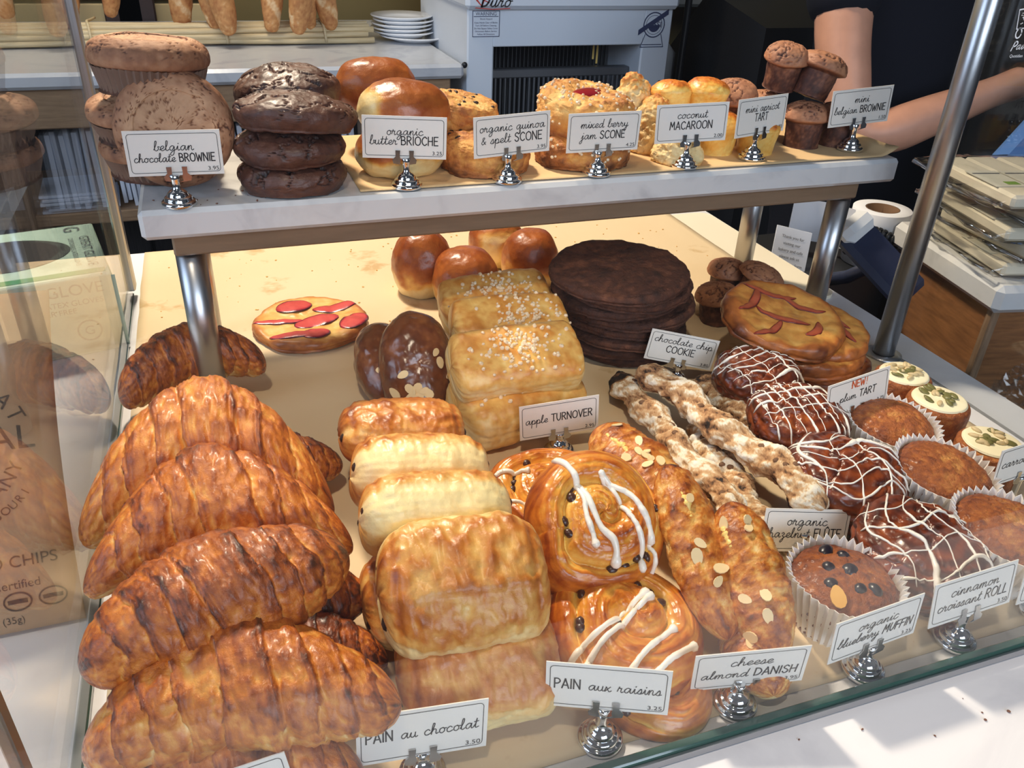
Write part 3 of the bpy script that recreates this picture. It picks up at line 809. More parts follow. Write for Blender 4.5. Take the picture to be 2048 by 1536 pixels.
def muffin(label, loc, rot=(0, 0, 0), R=0.042, h=0.056, seed=0, berries=0, nut=False, group='bran muffins in white paper cases', over=0.004, rim=0.010):
    root = thing('muffin', label, 'muffin', loc, rot, group)
    Rb = R*0.74
    prof = [(0, 0.002), (Rb*0.96, 0.002), (Rb, 0.006), (R*0.86, h*0.5), (R*0.93, h*0.84), (R*0.91, h*0.96), (R*0.70, h*1.10), (R*0.34, h*1.18), (0, h*1.19)]
    dk = 0.50 if berries else 0.40
    body = round_body('cake', prof, 'muffin_crumb', root, 150, 110, seed, 0.05, 0.042, 1.5, 8.0, None,
                      lambda q: dk + 0.10*sstep(0.6, 0.9, q['r']) + 0.35*q['n2'] + 0.25*q['n1'] - 0.3*sstep(0.35, 0, q['r'])*(q['h'] > .9)*(0.5 if berries else 1))
    paper_case(root, Rb + 0.001, R*1.03, h*0.84 + rim, 40, 0.0021, seed=seed)
    rs = np.random.RandomState(seed); bv = bvh_of(body)
    for k in range(berries):
        a = 2*PI*k/berries + rs.uniform(-0.3, 0.3); rr = R*(0.08 if k == 0 else rs.uniform(0.35, 0.65))
        hh, n = drop(bv, rr*math.cos(a), rr*math.sin(a), 0.2, -0.0022)
        if hh: mb = MB(); mb.ell(hh[:], (rs.uniform(.005, .0085), rs.uniform(.0045, .0065), .0048), Euler((0, 0, rs.uniform(0, 3))).to_matrix(), 12, 8); mb.build('blueberry', 'blueberry', root, True)
    if nut:
        hh, n = drop(bv, -R*0.55, -R*0.45, 0.2, 0.001)
        mb = MB(); almond(mb, hh, n, 0.009, 0.4); mb.build('almond_flake', 'toasted_almond', root)
    return root

def cinnamon_roll(label, loc, rot=(0, 0, 0), R=0.047, h=0.062, seed=0, group='dark cinnamon rolls with white icing', ell=(1, 1), lines=None, w=0.0012):
    root = thing('cinnamon_roll', label, 'pastry', loc, rot, group)
    prof = [(0, 0), (R*0.72, 0), (R*0.80, h*0.08), (R*0.92, h*0.38), (R*1.0, h*0.58), (R*0.97, h*0.74), (R*0.80, h*0.90), (R*0.45, h*0.99), (0, h*1.02)]
    def bk(q):
        spiral = np.sin(q['r']*26 - q['th'] + 4*q['n1'])
        side = np.sin(q['h']*46 + 3*q['n1'] + 1.5*np.sin(q['th']*2))
        s = np.where(q['h'] > 0.85, spiral, side)
        return 0.52 - 0.26*s*(0.6 + 0.4*q['n2']) + 0.3*q['n1'] + 0.25*q['n2'] - 0.15*sstep(0.5, 0.2, q['h'])*0 + 0.15*sstep(0.4, 0.1, q['h'])
    body = round_body('dough', prof, 'cinnamon_crust', root, 150, 110, seed, 0.10, 0.035, 1.4, 5.5, (1.1, 0.10, 0.05, 0.3), bk, ell)
    bv = bvh_of(body); rs = np.random.RandomState(seed+5)
    if lines is None:
        lines = []
        for k in range(9):
            x = -0.85 + 1.7*k/8 + rs.uniform(-0.05, 0.05)
            lines.append([(x-0.15, -1.0), (x + rs.uniform(-.06, .06), -0.3), (x + rs.uniform(-.06, .06), 0.4), (x+0.2, 1.0)])
        for k in range(8):
            y = -0.5 + 1.3*k/7 + rs.uniform(-0.05, 0.05)
            lines.append([(-1.0, y+0.1), (-0.3, y + rs.uniform(-.08, .08)), (0.4, y + rs.uniform(-.08, .08)), (1.0, y-0.25)])
    for k, ln in enumerate(lines):
        P = drape(bv, [(x*R*0.97*ell[0], y*R*0.97*ell[1]) for x, y in ln], 0.0003, 44, 0.3)
        if P is None or len(P) < 6: continue
        m = len(P)
        wd = w*(0.55 + 2.6*np.clip(perlin(np.stack([np.linspace(0, 3, m), np.full(m, k*1.7), np.full(m, seed*2.1)], -1), 9), 0, 1))*(0.8, 1.5, 0.9, 1.1)[k % 4]
        wd[0] *= 0.5; wd[-1] *= 0.5
        mb = MB(); mb.tube(P, wd, 7); mb.build('icing_line', 'icing', root, True)
    return root

def frosted_cake(label, loc, rot=(0, 0, 0), R=0.029, h=0.044, seed=0, green=7, pale=7):
    root = thing('frosted_cake', label, 'cake', loc, rot, 'small cakes with cream and seeds')
    prof = [(0, 0), (R*0.90, 0), (R*0.97, h*0.06), (R*1.0, h*0.5), (R*1.02, h*0.84), (R*0.95, h*0.97), (R*0.7, h*1.0), (0, h*1.0)]
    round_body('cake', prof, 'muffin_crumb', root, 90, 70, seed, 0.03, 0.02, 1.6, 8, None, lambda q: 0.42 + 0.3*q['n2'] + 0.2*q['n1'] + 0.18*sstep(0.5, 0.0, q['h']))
    ip = [(0, h*0.985), (R*0.80, h*0.985), (R*0.86, h*1.02), (R*0.78, h*1.05), (R*0.4, h*1.075), (0, h*1.08)]
    ic = round_body('cream_top', ip, 'cream_icing', root, 60, 30, seed+2, 0.03, 0.0)
    bv = bvh_of(ic); rs = np.random.RandomState(seed)
    for k in range(green + pale):
        a = rs.uniform(0, 6.28); rr = R*0.62*math.sqrt(rs.uniform(0, 1))
        hh, n = drop(bv, rr*math.cos(a), rr*math.sin(a), 0.2, 0.001)
        if hh is None: continue
        g = k < green
        mb = MB(); mb.ell(hh[:], ((0.0066, 0.0038, 0.0018) if g else (0.0058, 0.0027, 0.0019)), Euler((rs.uniform(-.3, .3), rs.uniform(-.3, .3), rs.uniform(0, 6))).to_matrix(), 10, 6)
        mb.build('pumpkin_seed' if g else 'sunflower_seed', 'green_seed' if g else 'pale_seed', root, True)
    return root

def cookie(label, loc, rot=(0, 0, 0), R=0.08, h=0.016, seed=0, group='stacked dark chocolate cookies'):
    prof = [(0, 0), (R*0.9, 0), (R*0.985, h*0.25), (R, h*0.5), (R*0.96, h*0.82), (R*0.8, h*0.97), (R*0.4, h*1.05), (0, h*1.08)]
    o = round_body('chocolate_cookie', prof, 'cookie_crumb', None, 150, 64, seed, 0.05, 0.020, 1.8, 9, (2.6, 0.06, 0.014, 0.6),
                   lambda q: 0.42 + 0.25*q['n1'] + 0.4*q['n2'] + 0.2*q['ck'])
    tag(o, label, 'cookie', group); return place(o, loc, rot)

def fruit_slice(mat, parent, bv, x, y, length, width, ang, curve=0.25, lift=0.0004, thick=0.0016):
    """a curved wedge of fruit lying in the surface"""
    n = 18; t = np.linspace(-1, 1, n)
    ca, sa = math.cos(ang), math.sin(ang); P = []
    for v in t:
        lx, ly = v*length/2, curve*length*(v*v - 0.4)
        h, nn = drop(bv, x + lx*ca - ly*sa, y + lx*sa + ly*ca, 0.2, lift)
        if h is None: continue
        P.append(h[:])
    if len(P) < 6: return None
    P = np.array(P); m = len(P); T = np.gradient(P, axis=0); T /= np.linalg.norm(T, axis=1)[:, None]
    N = np.array([0, 0, 1.0]); B = np.cross(N, T); B /= np.linalg.norm(B, axis=1)[:, None]
    a = np.linspace(0, 2*PI, 14, endpoint=False)
    w = np.sqrt(np.clip(1 - np.linspace(-1, 1, m)**2*0.97, 0, 1))
    G = P[:, None, :] + (w[:, None]*np.cos(a)*width/2)[..., None]*B[:, None, :] + (w[:, None]*np.sin(a)*thick)[..., None]*N
    bk = 0.22 + 0.75*sstep(0.55, 0.98, np.abs(np.cos(a)))[None, :] + 0.3*sstep(0.75, 1.0, np.abs(np.linspace(-1, 1, m)))[:, None]
    return loft('plum_slice', G, mat, parent, bk)

def plum_tart(label, loc, rot=(0, 0, 0), R=0.066, h=0.016, seed=0, slices=(), mat='plum_flesh', group=None, ell=(1, 1), lump=0.05, dark=0.0):
    root = thing('plum_tart', label, 'tart', loc, rot, group)
    prof = [(0, 0), (R*0.9, 0), (R*0.98, h*0.3), (R, h*0.6), (R*0.95, h*0.95), (R*0.8, h*1.0), (R*0.4, h*0.92), (0, h*0.9)]
    body = round_body('crust', prof, 'plum_tart_crust', root, 150, 80, seed, lump, 0.012, 1.6, 7, None,
                      lambda q: 0.30 + 0.25*q['n1'] + 0.2*q['n2'] + 0.40*sstep(0.8, 1.0, q['r']) + dark, ell)
    bv = bvh_of(body)
    for (x, y, l, w, a, c) in slices:
        fruit_slice(mat, root, bv, x*R, y*R, l*R, w*R, math.radians(a), c)
    return root

def brownie_cup(label, loc, rot=(0, 0, 0), R=0.05, h=0.038, seed=0, paper=True, ring=1.0, group='large brownies in paper cups'):
    root = thing('brownie', label, 'brownie', loc, rot, group)
    prof = [(0, 0), (R*0.84, 0), (R*0.88, h*0.1), (R*0.92, h*0.46), (R*1.02, h*0.54), (R*1.05, h*0.68), (R*0.99, h*0.88), (R*0.82, h*1.0), (R*0.70, h*1.015), (R*0.64, h*0.985), (R*0.3, h*0.99), (0, h*0.99)]
    def bk(q):
        rim = sstep(0.66, 0.95, q['r'])
        rg = np.exp(-((q['r'] - 0.66 - 0.08*q['n1'])/0.02)**2)*(q['h'] > .9)
        return 0.06 + 0.34*rim + 0.2*q['n1'] + 0.2*q['n2'] + 0.6*q['ck'] + 0.5*ring*rg + 0.5*sstep(0.56, 0.40, q['h'])
    round_body('cake', prof, 'brownie_crumb', root, 170, 120, seed, 0.025, 0.012, 1.6, 8, (3.2, 0.05, 0.03, 0.75), bk)
    if paper: paper_case(root, R*0.86, R*0.98, h*0.5, 48, 0.0014, 'brownie_paper', 0.0015, seed)
    return root

def dark_cake(label, loc, rot=(0, 0, 0), R=0.052, h=0.034, seed=0, top=True, hole=False):
    prof = [(0, 0), (R*0.80, 0), (R*0.92, h*0.12), (R*0.99, h*0.32), (R*1.0, h*0.5), (R*0.92, h*0.72), (R*0.66, h*0.94), (R*0.32, h*1.09), (0, h*1.13)]
    o = round_body('chocolate_cake', prof, 'dark_cake_crumb', None, 190, 120, seed, 0.07, 0.016, 1.6, 7, (1.7, 0.055, 0.085, 0.36), lambda q: 0.42 + 0.25*q['n1'] + 0.3*q['n2'] + 0.5*q['ck'])
    tag(o, label, 'cake', 'dark chocolate cakes in a stack'); return place(o, loc, rot)

def mini_brownie(label, loc, rot=(0, 0, 0), R=0.024, h=0.046, seed=0, group='mini brownies', wide=1.0):
    Rb = R*0.80
    prof = [(0, 0), (Rb*0.92, 0), (Rb*0.97, h*0.05), (Rb*1.02, h*0.5), (Rb*1.06, h*0.58), (R*1.04*wide, h*0.64), (R*1.06*wide, h*0.72), (R*0.92*wide, h*0.87), (R*0.55, h*0.98), (0, h*1.02)]
    o = round_body('mini_brownie', prof, 'mini_cake_crumb', None, 100, 90, seed, 0.05, 0.018, 1.4, 7, (1.7, 0.09, 0.07, 0.72),
                   lambda q: 0.22 + 0.25*q['n1'] + 0.22*q['n2'] + 0.6*q['ck'] + 0.5*sstep(0.66, 0.56, q['h']))
    tag(o, label, 'brownie', group); return place(o, loc, rot)

def brioche(name, label, loc, rot=(0, 0, 0), R=0.045, h=0.06, seed=0, group=None, ell=(1, 1), pale=0.35, k=0.42, dent=False, cat='brioche', split=None):
    prof = [(0, 0), (R*0.66, 0), (R*0.86, h*0.10), (R*0.98, h*0.3), (R, h*0.46), (R*0.93, h*0.68), (R*0.70, h*0.88), (R*0.36, h*0.985), (0, h*(0.93 if dent else 1.0))]
    def bk(q):
        b = 0.68 + 0.10*q['n1'] + 0.06*q['n2'] - 0.62*sstep(pale + 0.18, pale - 0.15, q['h'] + 0.22*q['n1'])
        if split is not None:
            dd = np.cos(q['th'] - split); b = b - 0.6*sstep(0.35, 0.75, dd + 0.3*q['n1'])*sstep(0.98, 0.7, q['h'])
        return b
    o = round_body(name, prof, 'brioche_crust', None, 110, 90, seed, 0.06, 0.008, 1.3, 7, None, bk, ell)
    tag(o, label, cat, group); return place(o, loc, rot)

def sugar_on(parent, bv, n, spread, seed, size=0.0018, mat='pearl_sugar', x0=0, y0=0, name='pearl_sugar', z0=0.3, gauss=True):
    rs = np.random.RandomState(seed); mb = MB()
    for k in range(n):
        x, y = (rs.normal(0, 0.5)*spread[0], rs.normal(0, 0.5)*spread[1]) if gauss else (rs.uniform(-1, 1)*spread[0], rs.uniform(-1, 1)*spread[1])
        h, nn = drop(bv, x0+x, y0+y, z0, 0.0004)
        if h is None: continue
        s = size*rs.uniform(0.6, 1.25)
        mb.ell(h[:], (s, s*rs.uniform(.6, 1), s*rs.uniform(.6, .95)), Euler((rs.uniform(0, 3), rs.uniform(0, 3), 0)).to_matrix(), 5, 4)
    if not mb.V: return None
    o = mb.build(name, mat, parent); o['kind'] = 'stuff'; return o

def turnover(label, loc, rot, size=(0.13, 0.082, 0.046), seed=0, n=80, sx=0.0):
    root = thing('apple_turnover', label, 'pastry', loc, rot, 'sugared apple turnovers')
    hx, hy, hz = (v/2 for v in size)
    nu, nv = 120, 100
    s = np.sin(np.linspace(-1, 1, nu)*PI/2)*0.9999; th = np.linspace(0, 2*PI, nv, endpoint=False)
    S, TH = np.meshgrid(s, th, indexing='ij'); p = 3.4
    c, sn = np.cos(TH), np.sin(TH); k = (np.abs(c)**p + np.abs(sn)**p)**(-1/p)
    P3 = np.stack([S*2.2, k*c*1.4, k*sn], -1)
    n1 = fbm(P3, 1.1, 3, seed); n2 = fbm(P3, 4, 4, seed+4)
    r = np.clip(1 - np.abs(S)**16, 0, 1)**0.4
    d = 1 + 0.06*n1 + 0.025*n2
    side = 1 - sstep(0.4, 0.8, np.abs(sn)); lay = np.sin(k*sn*22 + 2*n1)
    bulge = 1 + 0.16*np.exp(-(S/0.7)**2)*sstep(0, 0.6, sn)
    G = np.stack([hx*S*(1 + 0.025*n1), hy*k*c*r*d*(1 + 0.006*lay*side), hz*k*sn*(0.35 + 0.65*r)*d*bulge], -1)
    bake = 0.30 + 0.34*n1 + 0.22*n2 + 0.16*sstep(0.2, 0.8, sn) - 0.12*side + 0.12*sstep(0.8, 1, np.abs(S))*n2
    body = loft('dough', G, 'turnover_crust', root, bake)
    sugar_on(root, bvh_of(body), n, (hx*0.62, hy*0.75), seed, 0.0024, x0=sx)
    return root

def scone(label, loc, rot=(0, 0, 0), R=0.05, h=0.038, seed=0, group=None, currants=0, sugar=0, jam=False, dark=0.0):
    root = thing('scone', label, 'scone', loc, rot, group)
    prof = [(0, 0), (R*0.86, 0), (R*0.97, h*0.12), (R, h*0.4), (R*0.96, h*0.74), (R*0.84, h*0.93), (R*0.5, h*1.0), (0, h*(0.97 if not jam else 0.9))]
    body = round_body('dough', prof, 'scone_crust', root, 140, 100, seed, 0.07, 0.050, 1.8, 6, (2.6, 0.06, 0.03, 0.5),
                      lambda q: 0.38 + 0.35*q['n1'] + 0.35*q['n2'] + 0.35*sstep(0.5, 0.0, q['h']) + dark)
    bv = bvh_of(body); rs = np.random.RandomState(seed)
    for k in range(currants):
        a = rs.uniform(0, 6.28); rr = R*0.85*math.sqrt(rs.uniform(0, 1))
        hh, nn = drop(bv, rr*math.cos(a), rr*math.sin(a), 0.2, -0.0005)
        if hh: mb = MB(); mb.ell(hh[:], (rs.uniform(.002, .0035), .0022, .0017), Euler((0, 0, rs.uniform(0, 3))).to_matrix(), 7, 5); mb.build('currant', 'currant', root, True)
    if jam:
        hh, nn = drop(bv, R*0.05, R*0.05, 0.2, 0)
        mb = MB(); mb.ell(hh[:], (R*0.40, R*0.22, 0.004), None, 16, 8); mb.build('berry_jam', 'berry_jam', root, True)
    if sugar:
        sugar_on(root, bv, sugar, (R*0.9, R*0.9), seed, 0.0021, gauss=False)
        mb = MB()
        for k in range(sugar//2):
            a = rs.uniform(0, 6.28)
            hh, nn = drop(bv, R*2*math.cos(a), R*2*math.sin(a), h*rs.uniform(0.3, 0.95), 0.0004, (-math.cos(a), -math.sin(a), 0))
            if hh: s = 0.0021*rs.uniform(.6, 1.2); mb.ell(hh[:], (s, s, s*.8), None, 5, 4)
        o = mb.build('pearl_sugar', 'pearl_sugar', root); o['kind'] = 'stuff'
    return root

def macaroon(label, loc, rot=(0, 0, 0), R=0.026, h=0.055, seed=0):
    prof = [(0, 0), (R*0.9, 0), (R*1.02, h*0.10), (R*1.0, h*0.30), (R*0.84, h*0.54), (R*0.56, h*0.78), (R*0.24, h*0.95), (0, h)]
    o = round_body('coconut_macaroon', prof, 'macaroon_crust', None, 110, 100, seed, 0.16, 0.09, 1.8, 6, None,
                   lambda q: 0.02 + 0.62*sstep(0.62, 1.05, q['h'] + 0.2*q['n2']) + 0.25*q['n2'] + 0.3*sstep(0.16, 0.0, q['h']))
    tag(o, label, 'macaroon', 'pointed coconut macaroons'); return place(o, loc, rot)

def apricot_tart(label, loc, rot=(0, 0, 0), R=0.025, h=0.036, seed=0):
    prof = [(0, 0), (R*0.76, 0), (R*0.82, h*0.06), (R*0.96, h*0.62), (R*1.02, h*0.80), (R*0.97, h*0.92), (R*0.72, h*1.08), (R*0.36, h*1.16), (0, h*1.17)]
    o = round_body('apricot_tart', prof, 'apricot_crust', None, 90, 80, seed, 0.06, 0.02, 1.5, 7, None,
                   lambda q: 0.22 + 0.45*sstep(0.7, 0.95, q['h'] + 0.2*q['n1']) + 0.25*q['n2'] + 0.25*q['n1'])
    tag(o, label, 'tart', 'small apricot tarts'); return place(o, loc, rot)

def almond_bun(label, loc, rot, R=(0.044, 0.062), h=0.062, seed=0, flakes=10):
    root = thing('almond_bun', label, 'bun', loc, rot, 'glazed almond buns')
    body = round_body('dough', ell_prof(1.0*R[0], h, 0.6, 0.4), 'almond_bun_crust', root, 110, 90, seed, 0.06, 0.015, 1.4, 6, None,
                      lambda q: 0.62 + 0.25*q['n1'] + 0.15*q['n2'] - 0.25*sstep(0.3, 0.0, q['h']), (1, R[1]/R[0]))
    bv = bvh_of(body); rs = np.random.RandomState(seed)
    for k in range(flakes):
        x = rs.normal(0.1, 0.35)*R[0]; y = rs.normal(-0.35, 0.3)*R[1]
        hh, nn = drop(bv, x, y, 0.2, 0.0006)
        if hh: mb = MB(); almond(mb, hh, nn, rs.uniform(0.005, 0.0085), rs.uniform(0, 6)); mb.build('almond_flake', 'almond_flake', root)
    return root

# ------------------------------------------------------------------ price cards
def price_card(label, base, card, yaw, tilt, roll, w, lines, price, group=None, hfac=0.5, mark=None):
    """lines: list of rows; a row = (y, xheight, [(text, ink)]); chrome holder below"""
    root = thing('price_card', label, 'sign', base, (0, 0, 0), group)
    h = w*hfac
    bx, by, bz = base
    stem_top = card[2] - bz - h/2
    prof = [(0, 0), (0.0144, 0), (0.0149, 0.0003), (0.0151, 0.0020), (0.0148, 0.0034), (0.0136, 0.0042), (0.0122, 0.0044), (0.0120, 0.0046), (0.0120, 0.0062), (0.0116, 0.0072), (0.0104, 0.0080), (0.0092, 0.0082), (0.0090, 0.0084), (0.0089, 0.0096), (0.0082, 0.0112), (0.0062, 0.0130), (0.0042, 0.0140), (0.0034, 0.0160), (0.0031, 0.0180), (0.0034, max(0.019, stem_top-0.004)), (0.0044, max(0.021, stem_top)), (0.0030, max(0.022, stem_top+0.001)), (0, max(0.022, stem_top+0.001))]
    MB().lathe(prof, 28).build('stand', 'chrome', root, True)
    cr = bpy.data.objects.new('card', None)
    M_ = Matrix.Translation(Vector(card) - Vector(base)) @ Matrix.Rotation(math.radians(yaw), 4, 'Z') @ Matrix.Rotation(math.radians(-tilt), 4, 'X') @ Matrix.Rotation(math.radians(-roll), 4, 'Y')
    mb = MB(); mb.box((0, 0, 0), (w, 0.0007, h)); cd = mb.build('card', 'card_paper', root)
    cd.matrix_local = M_
    bpy.data.objects.remove(cr)
    mb = MB()
    # rounded border
    m_ = w*0.035; a, b, rc = w/2 - m_, h/2 - m_, w*0.035
    pts = []
    for sx, sz, a0 in ((1, 1, 0), (-1, 1, 90), (-1, -1, 180), (1, -1, 270)):
        for k in range(6):
            t = math.radians(a0 + 18*k); pts.append((sx*(a-rc) + rc*math.cos(t), sz*(b-rc) + rc*math.sin(t)))
    pts.append(pts[0])
    ribbon(mb, pts, w*0.0055, -0.0006)
    for (yy, xh, text, skew) in lines:
        letter_line(mb, text, 0, yy*h, xh*h, w*0.0105, -0.0006, w*0.86, skew)
    if price:
        type_line(mb, price, w*0.39, -h*0.40, h*0.125, -0.0006, sx=1.15)
    lt = mb.build('lettering', 'ink', cd)
    if mark:
        mb = MB(); letter_line(mb, mark, 0, h*0.22, h*0.10, w*0.012, -0.0006)
        mb.build('new_mark', 'orange_ink', cd)
    # two clip jaws
    for sx in (-1, 1):
        mb = MB()
        x0 = sx*w*0.082
        zb = -h/2
        mb.prism([(x0 - 0.0022, zb + h*0.20), (x0 + 0.0022, zb + h*0.20), (x0 + 0.0019, zb + h*0.06), (x0 + 0.0050*(1 if sx > 0 else 0.55), zb - 0.001), (x0 + 0.0042*(1 if sx > 0 else 0.5), zb - 0.0045), (sx*0.001, zb - 0.0060), (x0 - 0.0042*(1 if sx < 0 else 0.5), zb - 0.0045), (x0 - 0.0050*(1 if sx < 0 else 0.55), zb - 0.001), (x0 - 0.0019, zb + h*0.06)], -0.0016, -0.0009)
        mb.box((x0, -0.0003, zb + 0.0004), (0.0036, 0.0020, 0.0008))
        cl = mb.build('clip', 'clip_steel', root); cl.matrix_local = M_
    return root

# ------------------------------------------------------------------ setting
def on(p, z): return (p[0], p[1], z)
def struct(o, label=None):
    o['kind'] = 'structure'
    if label: o['label'] = label
    return o
struct(MB().box((0.5, 1.0, -0.97), (7, 7, 0.04)).build('floor', 'floor_tile'))
struct(MB().box((0.2, 3.14, 0.6), (5.0, 0.08, 3.2)).build('wall_back', 'wall_ochre'))
struct(MB().box((2.62, 1.2, 0.6), (0.08, 4.0, 3.2)).build('wall_right', 'wall_dark'))
# planks on the back wall behind the bread
wb = bpy.data.objects['wall_back']
for k in range(7):
    MB().box((-0.62, 3.085, 0.10 + 0.085*k), (1.36, 0.03, 0.078 if k % 2 else 0.07), 0.004).build('wall_plank', 'cream_plank' if k % 2 == 0 else 'grey_plank', wb)
for x in (-0.1950, 2.0923, 0.2000), (-0.1573, 2.0903, 0.2000):
    pl = MB().box((x[0]*1.0 - 0.02, 3.04, 0.34), (0.11, 0.05, 0.72), 0.004).build('upright_board', 'chocolate_plank', wb)
    MB().ell((x[0] - 0.02, 3.012, 0.03), (0.006, 0.003, 0.006)).build('screw', 'clip_steel', pl, True)

# serving counter
MB().box((0.005, 0.70, -0.02), (1.61, 1.10, 0.04), 0.004).build('serving_counter', 'counter_marble')
sc = bpy.data.objects['serving_counter']; tag(sc, 'white marble serving counter top under the pastry case', 'counter')
MB().box((0.0, 0.75, -0.5), (1.5, 0.95, 0.90), 0.003).build('counter_base', 'chocolate_plank', sc)

# glass case
case = thing('display_case', 'clear glass pastry case with steel corner posts on the marble counter', 'display case', (0.31, 0.68, 0))
def cpart(mb, name, mat, **k):
    o = mb.build(name, mat, case, **k); o.location = (-0.31, -0.68, 0); return o
cpart(MB().box((-0.132, 0.686, 0.31), (0.006, 0.80, 0.62)), 'side_glass', 'clear_glass')
cpart(MB().box((0.754, 0.484, 0.31), (0.006, 0.40, 0.62)), 'side_glass', 'clear_glass')
cpart(MB().box((0.311, 0.275, 0.314), (0.878, 0.006, 0.606)), 'front_glass', 'clear_glass')
cpart(MB().box((0.311, 0.275, 0.0055), (0.878, 0.0066, 0.011), 0.001), 'front_glass_edge', 'glass_edge')
cpart(MB().box((0.311, 0.2705, 0.0045), (0.878, 0.002, 0.006)), 'front_rail', 'brushed_steel')
cpart(MB().box((-0.132, 0.70, 0.003), (0.0075, 0.78, 0.006), 0.001), 'side_rail', 'glass_edge')
cpart(MB().box((-0.1315, 0.3100, 0.31), (0.006, 0.010, 0.62), 0.001), 'corner_trim', 'bronze_steel')
cpart(MB().box((-0.130, 1.090, 0.316), (0.012, 0.022, 0.608), 0.002), 'back_post', 'brushed_steel')
cpart(MB().tube([(0.739, 0.687, 0.0), (0.739, 0.687, 0.62)], 0.0125, 24), 'right_post', 'brushed_steel', smooth=True)
cpart(MB().lathe([(0, 0), (0.022, 0), (0.022, 0.003), (0.013, 0.004)], 24, (0.739, 0.687, 0)), 'post_foot', 'brushed_steel', smooth=True)
# shop emblem etched on the front glass
mb = MB()
ex, ez = 0.0, 0.0
mb.add([(ex + dx, 0.2713, ez + dz) for dx, dz in ((-.0065, .006), (.0075, .008), (.0075, -.0045), (-.004, -.0055))] + [(ex + dx, 0.2713, ez + dz) for dx, dz in ((-.0058, .0053), (.0068, .0072), (.0068, -.0039), (-.0035, -.0048))], [(0, 1, 5, 4), (1, 2, 6, 5), (2, 3, 7, 6), (3, 0, 4, 7)])
for k in range(16):
    a = random.Random(k); mb.box((ex - .004 + .010*a.random(), 0.2713, ez - .003 + .008*a.random()), (.0005, .0002, .0005))
t = np.linspace(0, 2*PI, 14); ribbon(mb, np.stack([ex + .0016 + .0026*np.cos(t), ez + .002 + .0024*np.sin(t)], 1), .0008, 0.2713)
ribbon(mb, np.stack([ex - .001 + .0022*np.cos(t), ez - .0075 + .0028*np.sin(t)], 1), .0009, 0.2713)
letter_line(mb, 'P', ex - .003, ez - .0175, .0028, .0007, 0.2713, None, 0.3, 'l'); letter_line(mb, 'ain', ex + .0004, ez - .0168, .0026, .0006, 0.2713, None, 0.3, 'l')
type_line(mb, 'Quotidien', ex + .003, ez - .0215, .0026, 0.2713)
mb.V = [q*np.array([0.66, 1, 0.66]) + np.array([0.3130, 0, 0.4345]) for q in mb.V]
cpart(mb, 'etched_emblem', 'white_ink')

# papers and board
def sheet(name, label, cat, x0, x1, y0, y1, z, mat, rot=0, curl=None, wav=0.0006, seed=0, nx=60, ny=30, th=0.0006):
    u, v = np.meshgrid(np.linspace(0, 1, nx), np.linspace(0, 1, ny), indexing='ij')
    X = x0 + (x1-x0)*u; Y = y0 + (y1-y0)*v
    n = fbm(np.stack([X*9, Y*9, 0*X + seed], -1), 1.0, 3, seed)
    Z = z + th + wav*(0.5 + 0.5*np.clip(n, -1, 1))
    if curl is not None: Z = Z + curl(u, v)
    X = X + 0.002*fbm(np.stack([Y*14, X*2, 0*X], -1), 1, 2, seed+1)*((u == 0) | (u == 1)); Y = Y + 0.002*fbm(np.stack([X*14, Y*2, 0*X], -1), 1, 2, seed+2)*((v == 0) | (v == 1))
    T = np.stack([X, Y, Z], -1).reshape(-1, 3); B = T - np.array([0, 0, th*0.7]); n_ = nx*ny
    i = np.arange(nx-1)[:, None]*ny; j = np.arange(ny-1)[None, :]
    q = np.stack([i+j, i+ny+j, i+ny+j+1, i+j+1], -1).reshape(-1, 4)
    rim = np.concatenate([np.arange(nx)*ny, (nx-1)*ny + np.arange(1, ny), np.arange(nx-2, -1, -1)*ny + ny-1, np.arange(ny-2, 0, -1)])
    r2 = np.roll(rim, -1)
    side = np.stack([rim, rim + n_, r2 + n_, r2], 1)
    o = mesh_obj(name, np.vstack([T, B]), [q, q[:, ::-1] + n_, side], mat)
    tag(o, label, cat); return o
def rounded(x0, x1, y0, y1, r, n=7):
    P = []
    for cx, cy, a0 in ((x1-r, y1-r, 0), (x0+r, y1-r, 90), (x0+r, y0+r, 180), (x1-r, y0+r, 270)):
        P += [(cx + r*math.cos(math.radians(a0 + 90*k/n)), cy + r*math.sin(math.radians(a0 + 90*k/n))) for k in range(n+1)]
    return P
o = MB().prism(rounded(0.10, 0.797, 0.845, 1.205, 0.022), 0.0, 0.005, 'z').build('cutting_board', 'board_plastic'); tag(o, 'cream plastic cutting board with rounded corner under the brown paper at the back right', 'cutting board')
sheet('tray_paper', 'brown parchment paper with stains lining the whole tray under the pastries', 'paper', -0.120, 0.725, 0.292, 1.232, 0.0002, 'tray_paper', seed=8, wav=0.0004, curl=lambda u, v: 0.0052*sstep(0.565, 0.595, v), nx=70, ny=110)

